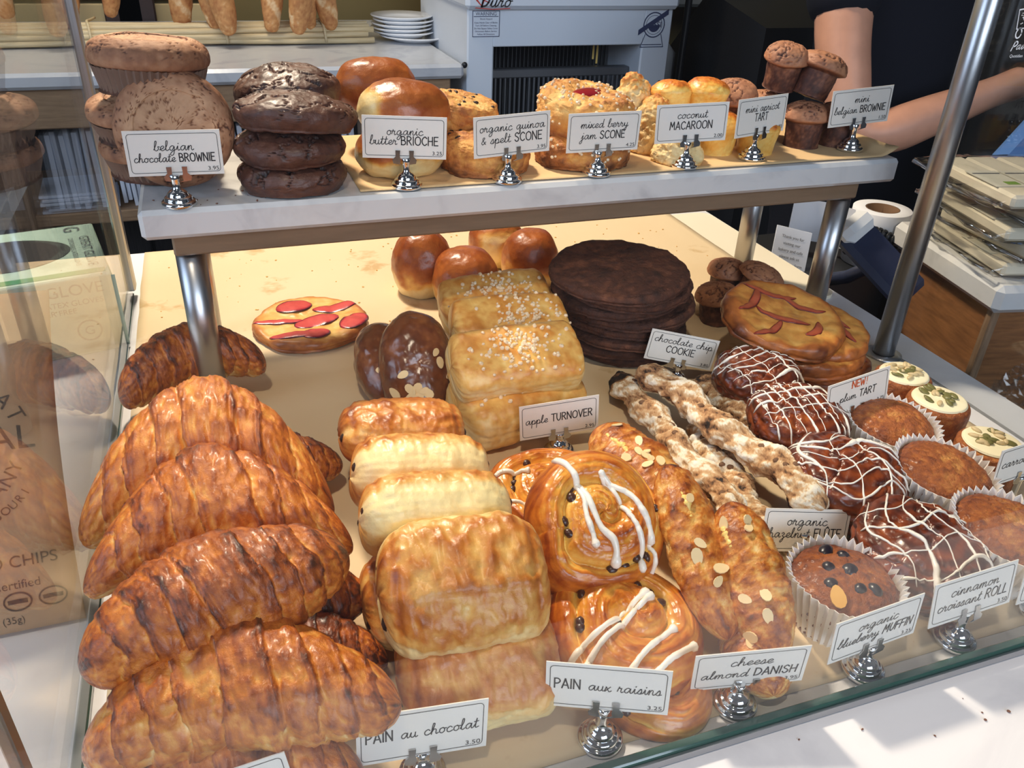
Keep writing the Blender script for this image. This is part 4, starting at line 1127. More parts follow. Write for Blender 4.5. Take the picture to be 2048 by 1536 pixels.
# crumbs lying on paper
def crumb_field(name, label, n, box, z, mat, seed, s=0.002, parent=None):
    rs = np.random.RandomState(seed); mb = MB()
    for k in range(n):
        q = s*rs.uniform(0.3, 1.0)
        mb.ell((rs.uniform(box[0], box[1]), rs.uniform(box[2], box[3]), z + q*0.3), (q, q*rs.uniform(.5, 1), q*.5), Euler((0, 0, rs.uniform(0, 3))).to_matrix(), 6, 4)
    o = mb.build(name, mat); o['kind'] = 'stuff'; tag(o, label, 'crumbs'); return o
crumb_field('pastry_crumbs', 'pale pastry crumbs scattered on the brown tray paper', 120, (-0.1, 0.7, 0.88, 1.2), 0.0062, 'toasted_almond', 4)
crumb_field('cake_crumbs', 'dark cake crumbs on the marble by the leaning brownie', 26, (-0.06, 0.05, 0.756, 0.80), 0.2245, 'dark_cake_crumb', 5, 0.0016)
crumb_field('counter_crumbs', 'few brown crumbs on the white counter before the glass', 9, (0.28, 0.5, 0.215, 0.262), 0.0003, 'dark_cake_crumb', 6, 0.0014)

# raised shelf
sh = thing('shelf_stand', 'raised white marble shelf on steel posts across the case', 'shelf', (0.337, 0.86, 0))
def spart(mb, name, mat, **k):
    o = mb.build(name, mat, sh, **k); o.location = (-0.337, -0.86, 0); return o
spart(MB().box((0.337, 0.865, 0.2105), (0.820, 0.230, 0.027), 0.004), 'marble_slab', 'white_marble')
for y in (0.778, 0.952):
    spart(MB().box((0.330, y, 0.186), (0.760, 0.026, 0.022), 0.002), 'frame_rail', 'shelf_frame')
for x in (-0.037, 0.697):
    spart(MB().box((x, 0.865, 0.184), (0.026, 0.148, 0.024), 0.002), 'frame_rail', 'shelf_frame')
for x, y in ((-0.037, 0.782), (0.700, 0.782), (-0.037, 0.945), (0.700, 0.945)):
    spart(MB().tube([(x, y, 0.006), (x, y, 0.171)], 0.0135, 24), 'post', 'brushed_steel', smooth=True)
sheet('kraft_liner', 'kraft paper liner with curled right end on the raised shelf', 'paper', 0.122, 0.748, 0.760, 0.972, 0.224, 'kraft_paper', curl=lambda u, v: 0.010*np.clip((u-0.965)/0.035, 0, 1)**1.6*(0.6 + 0.4*(1-v)) + 0.001*(v < 0.05), seed=5, wav=0.0005, nx=90)

# ------------------------------------------------------------------ price cards
CARDS = [
 ('white card reading belgian chocolate brownie before the leaning brownie', (-0.038, 0.764, 0.224), (-0.0349, 0.7640, 0.2695), -1.6, -1.3, -0.9, 0.0775, [(.06, .105, 'belgian', 0), (-.19, .105, 'chocolate BROWNIE', 0)], '3.95'),
 ('white card reading organic butter brioche', (0.168, 0.768, 0.2252), (0.1673, 0.7681, 0.2719), -10.8, 0.1, -1.7, 0.0784, [(.06, .105, 'organic', 0), (-.17, .105, 'butter BRIOCHE', 0)], '3.25'),
 ('white card reading organic quinoa and spelt scone', (0.269, 0.764, 0.2252), (0.2724, 0.7637, 0.2708), 1.8, -2.0, 2.5, 0.0789, [(.12, .11, 'organic quinoa', 0), (-.17, .11, '& spelt SCONE', 0)], '3.95'),
 ('white card reading mixed berry jam scone', (0.368, 0.768, 0.2252), (0.3723, 0.7681, 0.2677), -1.8, -2.5, 0.5, 0.0788, [(.12, .105, 'mixed berry', 0), (-.16, .105, 'jam SCONE', 0)], '4.25'),
 ('white card reading coconut macaroon', (0.474, 0.773, 0.2252), (0.4759, 0.7732, 0.2711), -8.1, 0.1, 2.4, 0.0795, [(.13, .105, 'coconut', 0), (-.15, .105, 'MACAROON', 0)], '2.00'),
 ('cream card reading mini apricot tart', (0.566, 0.784, 0.2252), (0.5688, 0.7837, 0.2725), 15.9, 3.0, 0.0, 0.0805, [(.13, .105, 'mini apricot', 0), (-.12, .105, 'TART', 0)], '2.00'),
 ('cream card reading mini belgian brownie at the right shelf end', (0.709, 0.795, 0.2252), (0.7104, 0.7953, 0.2748), -1.4, 0.7, 3.7, 0.0819, [(.12, .105, 'mini', 0), (-.16, .105, 'belgian BROWNIE', 0)], '1.50'),
 ('card reading apple turnover in front of the sugared turnovers', (0.277, 0.607, 0.001), (0.2745, 0.6065, 0.0414), -5.9, -1.0, 4.1, 0.0785, [(-.06, .125, 'apple TURNOVER', 0)], '2.95'),
 ('tilted card reading chocolate chip cookie before the dark cookie stack', (0.4555, 0.694, 0.001), (0.4555, 0.6939, 0.0444), -23.1, -0.6, -8.0, 0.0760, [(.14, .115, 'chocolate chip', 0), (-.16, .115, 'COOKIE', 0)], '3.85'),
 ('card reading organic hazelnut flute behind the blueberry muffin', (0.4176, 0.412, 0.001), (0.4176, 0.4123, 0.0260), -10.8, 16.4, -5.3, 0.0760, [(.12, .115, 'organic', 0), (-.17, .115, 'hazelnut FL\u00dbTE', 0)], '3.25'),
 ('card reading organic blueberry muffin behind the front glass', (0.3860, 0.2940, 0.001), (0.3827, 0.2926, 0.0457), 2.4, 2.6, 2.4, 0.0757, [(.10, .11, 'organic', 0.2), (-.18, .11, 'blueberry MUFFIN', 0.2)], '3.25'),
 ('card reading cinnamon croissant roll behind the front glass', (0.4720, 0.2960, 0.001), (0.4684, 0.2946, 0.0513), 0.4, 8.6, 2.3, 0.0756, [(.10, .115, 'cinnamon', 0.15), (-.19, .115, 'croissant ROLL', 0.15)], '3.50'),
 ('card reading cheese almond danish behind the front glass', (0.2810, 0.2960, 0.001), (0.2845, 0.2946, 0.0380), -13.8, -5.6, 4.2, 0.0765, [(.12, .115, 'cheese', 0.1), (-.20, .115, 'almond DANISH', 0.1)], '3.95'),
 ('card reading pain aux raisins behind the front glass', (0.1820, 0.3000, 0.001), (0.1824, 0.2996, 0.0503), -25.1, 1.9, 2.2, 0.0767, [(-.06, .125, 'PAIN aux raisins', 0)], '3.25'),
 ('card reading pain au chocolat at the bottom of the case', (0.0670, 0.3110, 0.001), (0.0680, 0.3110, 0.0403), -5.2, 5.1, -2.5, 0.0784, [(-.06, .125, 'PAIN au chocolat', 0)], '3.50'),
 ('card with orange new mark reading plum tart behind a bran muffin', (0.5518, 0.528, 0.001), (0.5518, 0.5282, 0.0690), 4.4, 5.8, 5.8, 0.0760, [(-.10, .105, 'plum TART', 0.1)], '3.75'),
 ('card reading carrot muffin at the right edge beside the frosted cakes', (0.6426, 0.408, 0.001), (0.6426, 0.4081, 0.0561), 3.2, 2.7, 2.4, 0.0760, [(-.04, .12, 'carrot MUFFIN', 0.1)], '3.75'),
 ('blank-looking card corner at the bottom left before the lowest croissant', (-0.0465, 0.3000, 0.001), (-0.0465, 0.3000, 0.0460), 0, 3, 6, 0.0765, [(-.06, .125, 'CROISSANT', 0)], '2.95'),
 ('card edge cut off by the right side of the picture beside the roll card', (0.558, 0.297, 0.001), (0.558, 0.2970, 0.0445), 0, 6, 2, 0.0760, [(-.04, .115, 'bran MUFFIN', 0)], '3.25'),
]
for k, c in enumerate(CARDS):
    price_card(*c, group='price cards in chrome holders', mark='!NEW!' if 'plum' in c[0] else None)

# ------------------------------------------------------------------ croissants
CG = 'croissants piled by the left glass'
croissant('croissant', 'lowest croissant at the bottom edge mostly hidden behind the front card', (-0.1152, 0.3458, 0.0280), (0.0346, 0.3203, 0.0300), 0.033, 0.022, 0.008, 11)
croissant('croissant', 'big foremost croissant with pale underside behind the chocolate pastry card', (-0.1141, 0.3615, 0.0620), (0.0582, 0.3276, 0.0800), 0.0375, 0.014, 0.014, 2, 10, fat=0.62, tip=0.36)
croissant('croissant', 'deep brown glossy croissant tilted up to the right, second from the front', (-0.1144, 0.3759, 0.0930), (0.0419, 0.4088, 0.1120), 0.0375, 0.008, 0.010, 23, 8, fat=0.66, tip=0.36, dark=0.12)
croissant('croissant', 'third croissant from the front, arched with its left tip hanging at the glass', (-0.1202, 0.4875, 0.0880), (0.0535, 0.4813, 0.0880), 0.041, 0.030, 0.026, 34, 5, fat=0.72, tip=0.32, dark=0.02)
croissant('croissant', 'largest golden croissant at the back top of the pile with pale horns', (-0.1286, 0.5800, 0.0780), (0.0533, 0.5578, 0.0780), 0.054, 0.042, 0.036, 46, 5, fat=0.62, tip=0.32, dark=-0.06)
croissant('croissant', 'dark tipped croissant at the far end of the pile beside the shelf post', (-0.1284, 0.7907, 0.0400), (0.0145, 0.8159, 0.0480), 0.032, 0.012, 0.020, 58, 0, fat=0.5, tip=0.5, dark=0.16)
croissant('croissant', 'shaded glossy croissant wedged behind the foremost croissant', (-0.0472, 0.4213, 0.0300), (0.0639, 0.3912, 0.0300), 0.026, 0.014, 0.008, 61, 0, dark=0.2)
croissant('croissant', 'shaded croissant under the pile, its dark end beside the chocolate pastries', (-0.0623, 0.4517, 0.0320), (0.0607, 0.4519, 0.0320), 0.034, 0.012, 0.006, 73, 0, dark=0.25)  # dark offset paints the shade under the pile into the crust
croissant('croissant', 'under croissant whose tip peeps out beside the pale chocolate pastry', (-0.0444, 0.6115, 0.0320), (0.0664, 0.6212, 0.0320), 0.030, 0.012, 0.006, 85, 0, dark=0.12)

# ------------------------------------------------------------------ chocolate pastries
chocolate_roll('front chocolate pastry at the bottom lying flat behind its card', (0.1147, 0.3527, 0.0380), (18, 0, -6), (0.106, 0.084, 0.056), 3)
chocolate_roll('topmost golden chocolate pastry facing the glass with chocolate stick at its left end', (0.1122, 0.3778, 0.0850), (36, 0, -6), (0.110, 0.086, 0.058), 14)
chocolate_roll('pale-sided chocolate pastry leaning back, just behind the topmost one', (0.1098, 0.4416, 0.0900), (-54, 5, -5), (0.106, 0.076, 0.062), 25, 0.35)
chocolate_roll('pale-sided chocolate pastry leaning back, third of the row', (0.1121, 0.4996, 0.0840), (-52, 6, -6), (0.104, 0.076, 0.062), 36, 0.35)
chocolate_roll('brown layered chocolate pastry at the far end of the row', (0.1158, 0.5797, 0.0700), (-20, 4, -5), (0.106, 0.080, 0.056), 47, -0.45)
chocolate_roll('half-hidden chocolate pastry under the row with chocolate showing at left', (0.1055, 0.4276, 0.0320), (5, 0, 0), (0.106, 0.080, 0.050), 58)

# ------------------------------------------------------------------ raisin swirls
raisin_swirl('glazed raisin swirl with white stripes leaning on the others, upper one', (0.2282, 0.4319, 0.0660), (36, 6, -4), 0.0565, 0.032, 4, 1.75, math.radians(195),
  [([(0.2097, 0.4530, 0.1186), (0.2151, 0.4400, 0.1084), (0.2185, 0.4275, 0.0986), (0.2211, 0.4079, 0.0833), (0.2286, 0.3966, 0.0745), (0.2277, 0.3839, 0.0646)], 0.003), ([(0.2142, 0.4432, 0.1109), (0.2161, 0.4263, 0.0977), (0.2136, 0.4120, 0.0865), (0.2147, 0.3959, 0.0740)], 0.0024), ([(0.2347, 0.4388, 0.1075), (0.2416, 0.4302, 0.1007), (0.2530, 0.4209, 0.0935), (0.2587, 0.4066, 0.0823), (0.2587, 0.3919, 0.0708)], 0.0028), ([(0.2353, 0.4372, 0.1062), (0.2420, 0.4240, 0.0960), (0.2470, 0.4099, 0.0849), (0.2498, 0.3947, 0.0730), (0.2477, 0.3778, 0.0598)], 0.0024), ([(0.2568, 0.3922, 0.0710), (0.2609, 0.3843, 0.0649), (0.2553, 0.3709, 0.0544)], 0.0022)])
raisin_swirl('raisin swirl with slanting white stripes just above its card', (0.2275, 0.3602, 0.0180), (12, 3, 10), 0.0585, 0.032, 15, 1.75, math.radians(60),
  [([(0.1622, 0.3230, 0.0452), (0.1827, 0.3391, 0.0486), (0.2115, 0.3507, 0.0511), (0.2462, 0.3673, 0.0546)], 0.0026), ([(0.1754, 0.3213, 0.0448), (0.1964, 0.3374, 0.0482), (0.2224, 0.3498, 0.0509), (0.2479, 0.3644, 0.0540)], 0.0026), ([(0.2031, 0.3122, 0.0429), (0.2261, 0.3260, 0.0458), (0.2535, 0.3368, 0.0481)], 0.0026), ([(0.2214, 0.3092, 0.0422), (0.2401, 0.3169, 0.0439), (0.2625, 0.3234, 0.0453)], 0.0028)])
raisin_swirl('raisin swirl tucked behind the upper one, one stripe showing at left', (0.2354, 0.5210, 0.0160), (6, 0, 0), 0.058, 0.030, 26, 1.9, None, [([(0.1877, 0.5369, 0.0446), (0.1962, 0.5380, 0.0447), (0.2161, 0.5296, 0.0438)], .0026), ([(0.1841, 0.5084, 0.0416), (0.2047, 0.4982, 0.0405)], .002)])
raisin_swirl('lowest raisin swirl showing its browned edge right of its card', (0.2335, 0.3253, 0.0020), (0, 0, 0), 0.045, 0.018, 37, 1.9, None, [])

# ------------------------------------------------------------------ almond pastries, breadsticks
cheese_danish('long almond pastry at the far end beside the turnover card', (0.3017, 0.5730, 0.0450), (0.3237, 0.4175, 0.0350), 0.030, 5, 11)
cheese_danish('middle long almond pastry leaning on the raisin swirl', (0.3016, 0.4533, 0.0880), (0.2885, 0.3260, 0.0300), 0.0220, 16, 5, roll=-20)
cheese_danish('nearest long almond pastry beside the blueberry muffin', (0.3301, 0.4064, 0.0800), (0.3141, 0.3025, 0.0280), 0.0225, 27, 7, roll=20)
cheese_danish('lowest almond pastry end behind the danish card', (0.3184, 0.3531, 0.0180), (0.3015, 0.2848, 0.0160), 0.021, 38, 3, False)
flute('dark-tipped floury breadstick at the left of the bundle', (0.3653, 0.4317, 0.0340), (0.3810, 0.7001, 0.0200), 0.0132, 3, 0.9)
flute('long floury breadstick lying on top of the bundle', (0.4364, 0.4146, 0.0440), (0.3942, 0.6647, 0.0450), 0.0145, 14, 0.2)
flute('floury breadstick beside the dark cinnamon rolls', (0.4717, 0.4999, 0.0200), (0.4651, 0.6630, 0.0200), 0.0140, 25, 0.3)
flute('floury breadstick underneath the others by the flute card', (0.3924, 0.4184, 0.0140), (0.4179, 0.5953, 0.0140), 0.0150, 36, 0.0)

# ------------------------------------------------------------------ cinnamon rolls, muffins, frosted cakes
zz = lambda n, a, b, seed: [[(x + a*0.2*math.sin(k*1.7 + seed), y) for x, y in ((-1.0 + 0.1*k % .2, 0.9 - 1.8*k/n), (-0.3, 0.75 - 1.8*k/n + b), (0.4, 0.7 - 1.8*k/n), (1.0, 0.5 - 1.8*k/n + b))] for k in range(n)]
vv = lambda n, a, b, seed: [[(-0.85 + 1.7*k/n + 0.06*math.sin(k*2.1 + seed), -1.0), (-0.85 + 1.7*k/n + b, -0.3), (-0.8 + 1.7*k/n, 0.4), (-0.75 + 1.7*k/n + a, 1.0)] for k in range(n)]
cinnamon_roll('farthest cinnamon roll with scorched side before the plum tarts', on((0.5053, 0.6220, 0.0400), 0), (4, 0, 10), 0.0475, 0.066, 3, lines=zz(7, .3, -.1, 1) + vv(3, .2, .1, 2), w=0.0009)
cinnamon_roll('cinnamon roll with thick white drips, second from the back', on((0.4927, 0.5377, 0.0400), 0), (5, 0, 0), 0.048, 0.070, 14, lines=vv(8, .1, .02, 3) + zz(6, .2, -.05, 4)[:4], w=0.0009)
cinnamon_roll('cinnamon roll with crossing white lines, third from the back', on((0.4826, 0.4518, 0.0380), 0), (5, 0, -10), 0.0515, 0.066, 25, lines=zz(7, .5, -.3, 5) + vv(3, .6, .2, 6), w=0.0010)
cinnamon_roll('nearest cinnamon roll with open lattice of icing behind its card', on((0.4812, 0.3596, 0.0360), 0), (5, 0, 0), 0.0515, 0.060, 36, lines=zz(4, .4, -.2, 7) + vv(5, .5, .2, 8), w=0.0011)
muffin('bran muffin at the far end of its row before the plum card', on((0.5770, 0.5068, 0.0500), 0), (8, 0, 0), 0.0415, 0.050, 3)
muffin('middle bran muffin between two others', on((0.5639, 0.4288, 0.0500), 0), (8, 4, 0), 0.044, 0.050, 14)
muffin('nearest bran muffin cut off by the right edge', on((0.5547, 0.3500, 0.0500), 0), (6, 4, 0), 0.044, 0.050, 25)
muffin('blueberry muffin with an almond flake in a tall white paper case', on((0.3970, 0.3421, 0.0500), 0), (0, 0, 0), 0.0405, 0.043, 36, berries=7, nut=True, group='blueberry muffins', rim=0.010)
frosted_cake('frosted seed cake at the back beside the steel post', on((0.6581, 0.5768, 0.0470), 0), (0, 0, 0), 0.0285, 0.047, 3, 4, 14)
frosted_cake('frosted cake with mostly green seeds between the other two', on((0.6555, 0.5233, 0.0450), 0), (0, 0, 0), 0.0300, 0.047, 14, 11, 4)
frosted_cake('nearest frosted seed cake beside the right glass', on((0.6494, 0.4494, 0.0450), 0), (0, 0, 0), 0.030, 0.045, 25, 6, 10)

# ------------------------------------------------------------------ tray back: cookies, tarts, buns, turnovers, rolls
NC = 8
for k in range(NC):
    f = k/(NC-1)
    nm = ['bottom cookie of the dark stack', 'second cookie from the bottom of the dark stack', 'third cookie from the bottom of the dark stack', 'fourth cookie from the bottom of the dark stack', 'fifth cookie from the bottom of the dark stack', 'third cookie from the top of the dark stack', 'second cookie from the top of the dark stack', 'top cookie of the dark stack, its whole face showing'][k]
    rs = np.random.RandomState(k)
    cookie('broad ' + nm, (0.444 - 0.036*f + rs.uniform(-.009, .009)*(k < 7), 0.806 - 0.036*f + rs.uniform(-.006, .006)*(k < 7), 0.0012 + 0.0150*k), (rs.uniform(-1.5, 1.5) + (3 if k == 7 else 0), rs.uniform(-1.5, 1.5), rs.uniform(0, 300)), 0.0750 + 0.003*math.sin(k*2), 0.0135, k*3+1)
SL = [(-.45, .35, .9, .16, 40, .12), (.05, .55, .9, .15, -30, .15), (.45, .2, .8, .15, -45, .1), (-.1, -.1, .9, .15, -35, .15), (.3, -.45, .6, .16, 35, .15), (-.5, -.35, .7, .14, 20, .12)]
TG = 'plum tarts stacked by the steel posts'
for k, (p, r, lb, rt) in enumerate([
    ((0.6190, 0.6685, 0.0040), .060, 'bottom plum tart of the stack beside the cinnamon rolls', (0, 0, 20)),
    ((0.6165, 0.6680, 0.0200), .060, 'second plum tart from the bottom of the stack', (2, 0, 100)),
    ((0.6027, 0.6664, 0.0340), .062, 'third plum tart from the bottom of the stack', (-2, 2, 200)),
    ((0.6173, 0.6756, 0.0460), .060, 'plum tart sticking out to the right under the top one', (4, 4, 300)),
    ((0.5732, 0.6846, 0.0640), .069, 'top plum tart of the stack with wavy edge', (10, 3, 0))]):
    plum_tart(lb, p, rt, r, 0.017, 40+k, SL, 'baked_plum_skin', TG, (1, 1), 0.10, 0.12)
plum_tart('single plum tart with bright red slices alone on the brown paper', on((0.0787, 0.9285, 0.0060), .0064), (0, 0, 0), 0.068, 0.013, 50,
  [(-.22, .56, .66, .52, 15, .03), (.52, .36, .85, .34, 8, .12), (.10, -.12, .80, .46, 15, -.10), (-.55, .02, .85, .20, -4, .03), (.72, -.30, .66, .46, 50, .08), (-.36, -.62, .8, .24, -10, .03), (.02, -.62, .5, .40, 30, .1)], 'plum_flesh', 'single plum tarts', (1, 1), 0.06, 0.0)
mini_brownie('cracked mini brownie standing tallest behind the plum tarts', on((0.6344, 0.8863, 0.0420), .006), (0, 0, 0), 0.026, 0.050, 3, 'mini brownies on the tray')
mini_brownie('dark mini brownie tipped sideways against the steel post', on((0.6491, 0.8503, 0.0300), .012), (8, 18, 0), 0.027, 0.052, 14, 'mini brownies on the tray', 1.1)
mini_brownie('shaded mini brownie beside the cookie stack', on((0.5864, 0.8258, 0.0300), .003), (0, -6, 0), 0.027, 0.048, 25, 'mini brownies on the tray')
almond_bun('glossy almond bun leaning up, foremost of the pair', (0.1656, 0.7437, 0.0340), (52, 0, -4), (0.040, 0.060), 0.050, 3, 14)
almond_bun('dull almond bun half hidden behind the glossy one', (0.1406, 0.7683, 0.0180), (28, 0, 8), (0.036, 0.056), 0.044, 14, 5)
turnover('farthest apple turnover against the round buns', (0.2783, 0.8223, 0.0640), (26, -3, -2), (0.128, 0.068, 0.046), 3, 130)
turnover('shaded apple turnover, second from the back', (0.2693, 0.7434, 0.0720), (26, 2, -3), (0.126, 0.068, 0.046), 14, 120, 0.018)
turnover('golden apple turnover with loose sugar in the light, third from the back', (0.2479, 0.6633, 0.0760), (26, 0, 0), (0.132, 0.070, 0.046), 25, 150)
turnover('nearest apple turnover behind its card', (0.2500, 0.6620, 0.0300), (6, 0, 10), (0.132, 0.080, 0.056), 36, 150, -0.014)
turnover('thin slice of apple turnover showing between two others', (0.2620, 0.7050, 0.0480), (10, 0, 4), (0.126, 0.074, 0.046), 47, 60)
RB = 'round glazed buns behind the turnovers'
brioche('round_bun', 'tall round bun with crater top, leftmost of the cluster', on((0.2365, 1.0016, 0.0100), .0062), (0, 0, 0), 0.0405, 0.085, 3, RB, k=0.5, dent=True, cat='bun', pale=0.34)
brioche('round_bun', 'foremost round bun with wrinkled bluish shine', on((0.2842, 0.9559, 0.0100), .0062), (6, -4, 0), 0.044, 0.074, 14, RB, cat='bun', pale=0.4)
brioche('round_bun', 'farthest round bun with pale split side', on((0.3652, 1.0754, 0.0100), .0062), (0, 0, 0), 0.0405, 0.066, 25, RB, cat='bun', split=-1.6)
brioche('round_bun', 'round bun half in shadow beside the cookie stack', on((0.3848, 0.9877, 0.0100), .0062), (0, 0, 0), 0.040, 0.078, 36, RB, cat='bun')

# ------------------------------------------------------------------ shelf goods
brownie_cup('lowest paper-cup brownie of the shelf stack', (-0.052, 0.868, 0.2245), (0, 2, 0), 0.052, 0.037, 3)
brownie_cup('middle paper-cup brownie of the shelf stack', (-0.054, 0.862, 0.2620), (0, -2, 40), 0.053, 0.037, 14)
brownie_cup('top paper-cup brownie with cracked flat crust', (-0.048, 0.846, 0.3040), (4, 2, 100), 0.0490, 0.046, 25)
brownie_cup('round brownie stood on edge facing the glass behind its card', (-0.033, 0.826, 0.2762), (80, 0, 0), 0.0485, 0.034, 36, paper=False, ring=0.0, group='brownies stood on edge')
dark_cake('bottom dark chocolate cake of the front shelf stack', (0.065, 0.798, 0.2242), (0, 0, 0), 0.0505, 0.029, 3)
dark_cake('middle dark chocolate cake of the front shelf stack', (0.065, 0.799, 0.2500), (0, 1, 80), 0.0505, 0.029, 14)
dark_cake('shiny cracked dark chocolate cake on top of the front stack', (0.071, 0.798, 0.2760), (10, 0, 150), 0.0545, 0.031, 25)
dark_cake('dark chocolate cake showing behind and above the front stack', (0.074, 0.868, 0.2800), (4, 0, 210), 0.0520, 0.038, 36)
brioche('brioche', 'lower brioche resting on the kraft paper behind its card', (0.174, 0.822, 0.2248), (0, 0, 10), 0.044, 0.046, 3, 'butter brioches on the shelf', (1.05, 0.9), pale=0.5)
brioche('brioche', 'glossy brioche with pale split left end on top of another', (0.181, 0.836, 0.2600), (0, 4, 0), 0.046, 0.050, 14, 'butter brioches on the shelf', (1.02, 0.85), split=3.0, pale=0.2)
brioche('brioche', 'brown brioche at the back with bluish shine', (0.172, 0.925, 0.2590), (0, 0, 0), 0.045, 0.058, 25, 'butter brioches on the shelf', (1.0, 0.8), pale=0.1)
QG = 'quinoa scones on the shelf'; BG = 'mixed berry scones with pearl sugar'
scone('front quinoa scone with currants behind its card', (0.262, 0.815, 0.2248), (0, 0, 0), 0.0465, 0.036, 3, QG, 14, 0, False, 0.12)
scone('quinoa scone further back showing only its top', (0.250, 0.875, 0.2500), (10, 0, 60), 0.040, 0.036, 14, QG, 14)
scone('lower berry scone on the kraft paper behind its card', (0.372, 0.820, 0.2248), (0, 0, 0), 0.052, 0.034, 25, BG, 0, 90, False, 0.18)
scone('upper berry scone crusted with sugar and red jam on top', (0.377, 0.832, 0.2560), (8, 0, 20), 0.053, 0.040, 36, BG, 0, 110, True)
macaroon('macaroon with browned peak rising behind the berry scone', (0.461, 0.880, 0.2248), (0, 0, 0), 0.031, 0.080, 3)
macaroon('macaroon with ragged peak left of the coconut card', (0.472, 0.846, 0.2248), (0, 0, 60), 0.030, 0.062, 14)
macaroon('low macaroon under the coconut card', (0.478, 0.798, 0.2248), (0, 0, 100), 0.027, 0.040, 25)
apricot_tart('apricot tart between the coconut card and apricot card', (0.540, 0.822, 0.2248), (0, 0, 0), 0.0250, 0.040, 3)
apricot_tart('apricot tart right behind the apricot card', (0.588, 0.812, 0.2248), (0, 0, 0), 0.0245, 0.036, 14)
apricot_tart('apricot tart lying on top of the others behind the coconut card', (0.535, 0.850, 0.2590), (6, 0, 40), 0.0240, 0.036, 25)
apricot_tart('apricot tart peeking over the top edge of the coconut card', (0.497, 0.858, 0.2580), (0, 4, 80), 0.0230, 0.034, 36)
MG = 'mini brownies on the shelf'
mini_brownie('mini brownie lying low left of the mini brownie pile', (0.587, 0.868, 0.2448), (10, -10, 0), 0.0265, 0.050, 3, MG)
mini_brownie('topmost mini brownie of the pile with a deep crack', (0.642, 0.862, 0.2860), (10, -6, 20), 0.0245, 0.050, 14, MG)
mini_brownie('tilted mini brownie of the pile with smooth cap', (0.668, 0.838, 0.2790), (12, 14, 40), 0.0260, 0.050, 25, MG, 1.08)
mini_brownie('upright mini brownie between the apricot and brownie cards', (0.662, 0.826, 0.2248), (0, 0, 60), 0.0260, 0.050, 36, MG)
mini_brownie('mini brownie hidden low at the back of the pile', (0.632, 0.876, 0.2248), (0, 0, 80), 0.0255, 0.054, 47, MG)
mini_brownie('mini brownie standing behind the mini brownie card', (0.708, 0.824, 0.2248), (0, 0, 100), 0.0255, 0.048, 58, MG)

# ------------------------------------------------------------------ left of the case: glove box, chip bag
gb = thing('glove_box', 'green and white cardboard box of disposable gloves left of the case', 'box', (-0.264, 1.01, 0), (0, 0, 11))
bw, bd, bh = 0.24, 0.175, 0.094
MB().box((0, 0, bh/2), (bw, bd, bh), 0.0015).build('carton', 'glove_pale', gb)
mb = MB()
mb.box((-0.06, bd/2 - 0.02, bh + 0.0003), (0.10, 0.036, 0.0006)); mb.box((0.02, -bd/2 + 0.012, bh + 0.0003), (0.19, 0.012, 0.0006))
mb.box((-0.085, -bd/2 - 0.0003, 0.055), (0.05, 0.0006, 0.07))
mb.build('green_band', 'glove_green', gb)
MB().box((0.02, -bd/2 - 0.0002, bh/2), (0.205, 0.0004, bh - 0.006)).build('front_print', 'glove_front', gb)
a = np.linspace(0, 2*PI, 40, endpoint=False)
hp = [(0.036 + 0.058*math.cos(t)*(1 + 0.1*math.cos(2*t)), 0.005 + 0.050*math.sin(t)) for t in a]
MB().prism([(x - 0.012, y) for x, y in hp], bh + 0.0002, bh + 0.0009, 'z').build('opening', 'hole_dark', gb)  # both openings are dark slabs painting the carton's shaded inside
MB().prism(rounded(-0.125, 0.0, -0.020, 0.045, 0.02), bh + 0.0003, bh + 0.0010, 'z').build('opening', 'hole_dark', gb)
mb = MB()
F_ = lambda V: np.stack([V[:, 0], np.full(len(V), -bd/2 - 0.0012), V[:, 2]], 1)
type_line(mb, 'GREAT GLOVE', 0.048, 0.074, 0.0185, 0, F_); type_line(mb, 'DISPOSABLE LATEX GLOVES', 0.048, 0.062, 0.0092, 0, F_); type_line(mb, 'POWDER FREE', 0.048, 0.053, 0.0088, 0, F_)
def top_side(V):   # runs down the right end of the top face
    return np.stack([0.098 + V[:, 2], -V[:, 0], np.full(len(V), bh + 0.0012)], 1)
type_line(mb, 'GREAT GLOVE', 0.02, 0.0, 0.0155, 0, lambda V: np.stack([0.100 + V[:, 2], 0.01 - V[:, 0], np.full(len(V), bh + 0.0012)], 1))
type_line(mb, 'DISPOSABLE LATEX GLOVES', 0.02, 0.0, 0.0075, 0, lambda V: np.stack([0.088 + V[:, 2], 0.01 - V[:, 0], np.full(len(V), bh + 0.0012)], 1))
type_line(mb, 'G', 0.0, 0.0, 0.026, 0, lambda V: np.stack([0.086 + V[:, 2], 0.070 - V[:, 0], np.full(len(V), bh + 0.0012)], 1))
ring = np.stack([0.085 + 0.012*np.cos(np.append(a, 0)), 0.030 + 0.012*np.sin(np.append(a, 0))], 1)
ribbon(mb, ring, 0.002, -bd/2 - 0.0012); type_line(mb, 'G', 0.085, 0.025, 0.015, 0, F_)
mb.build('print', 'grey_ink', gb)

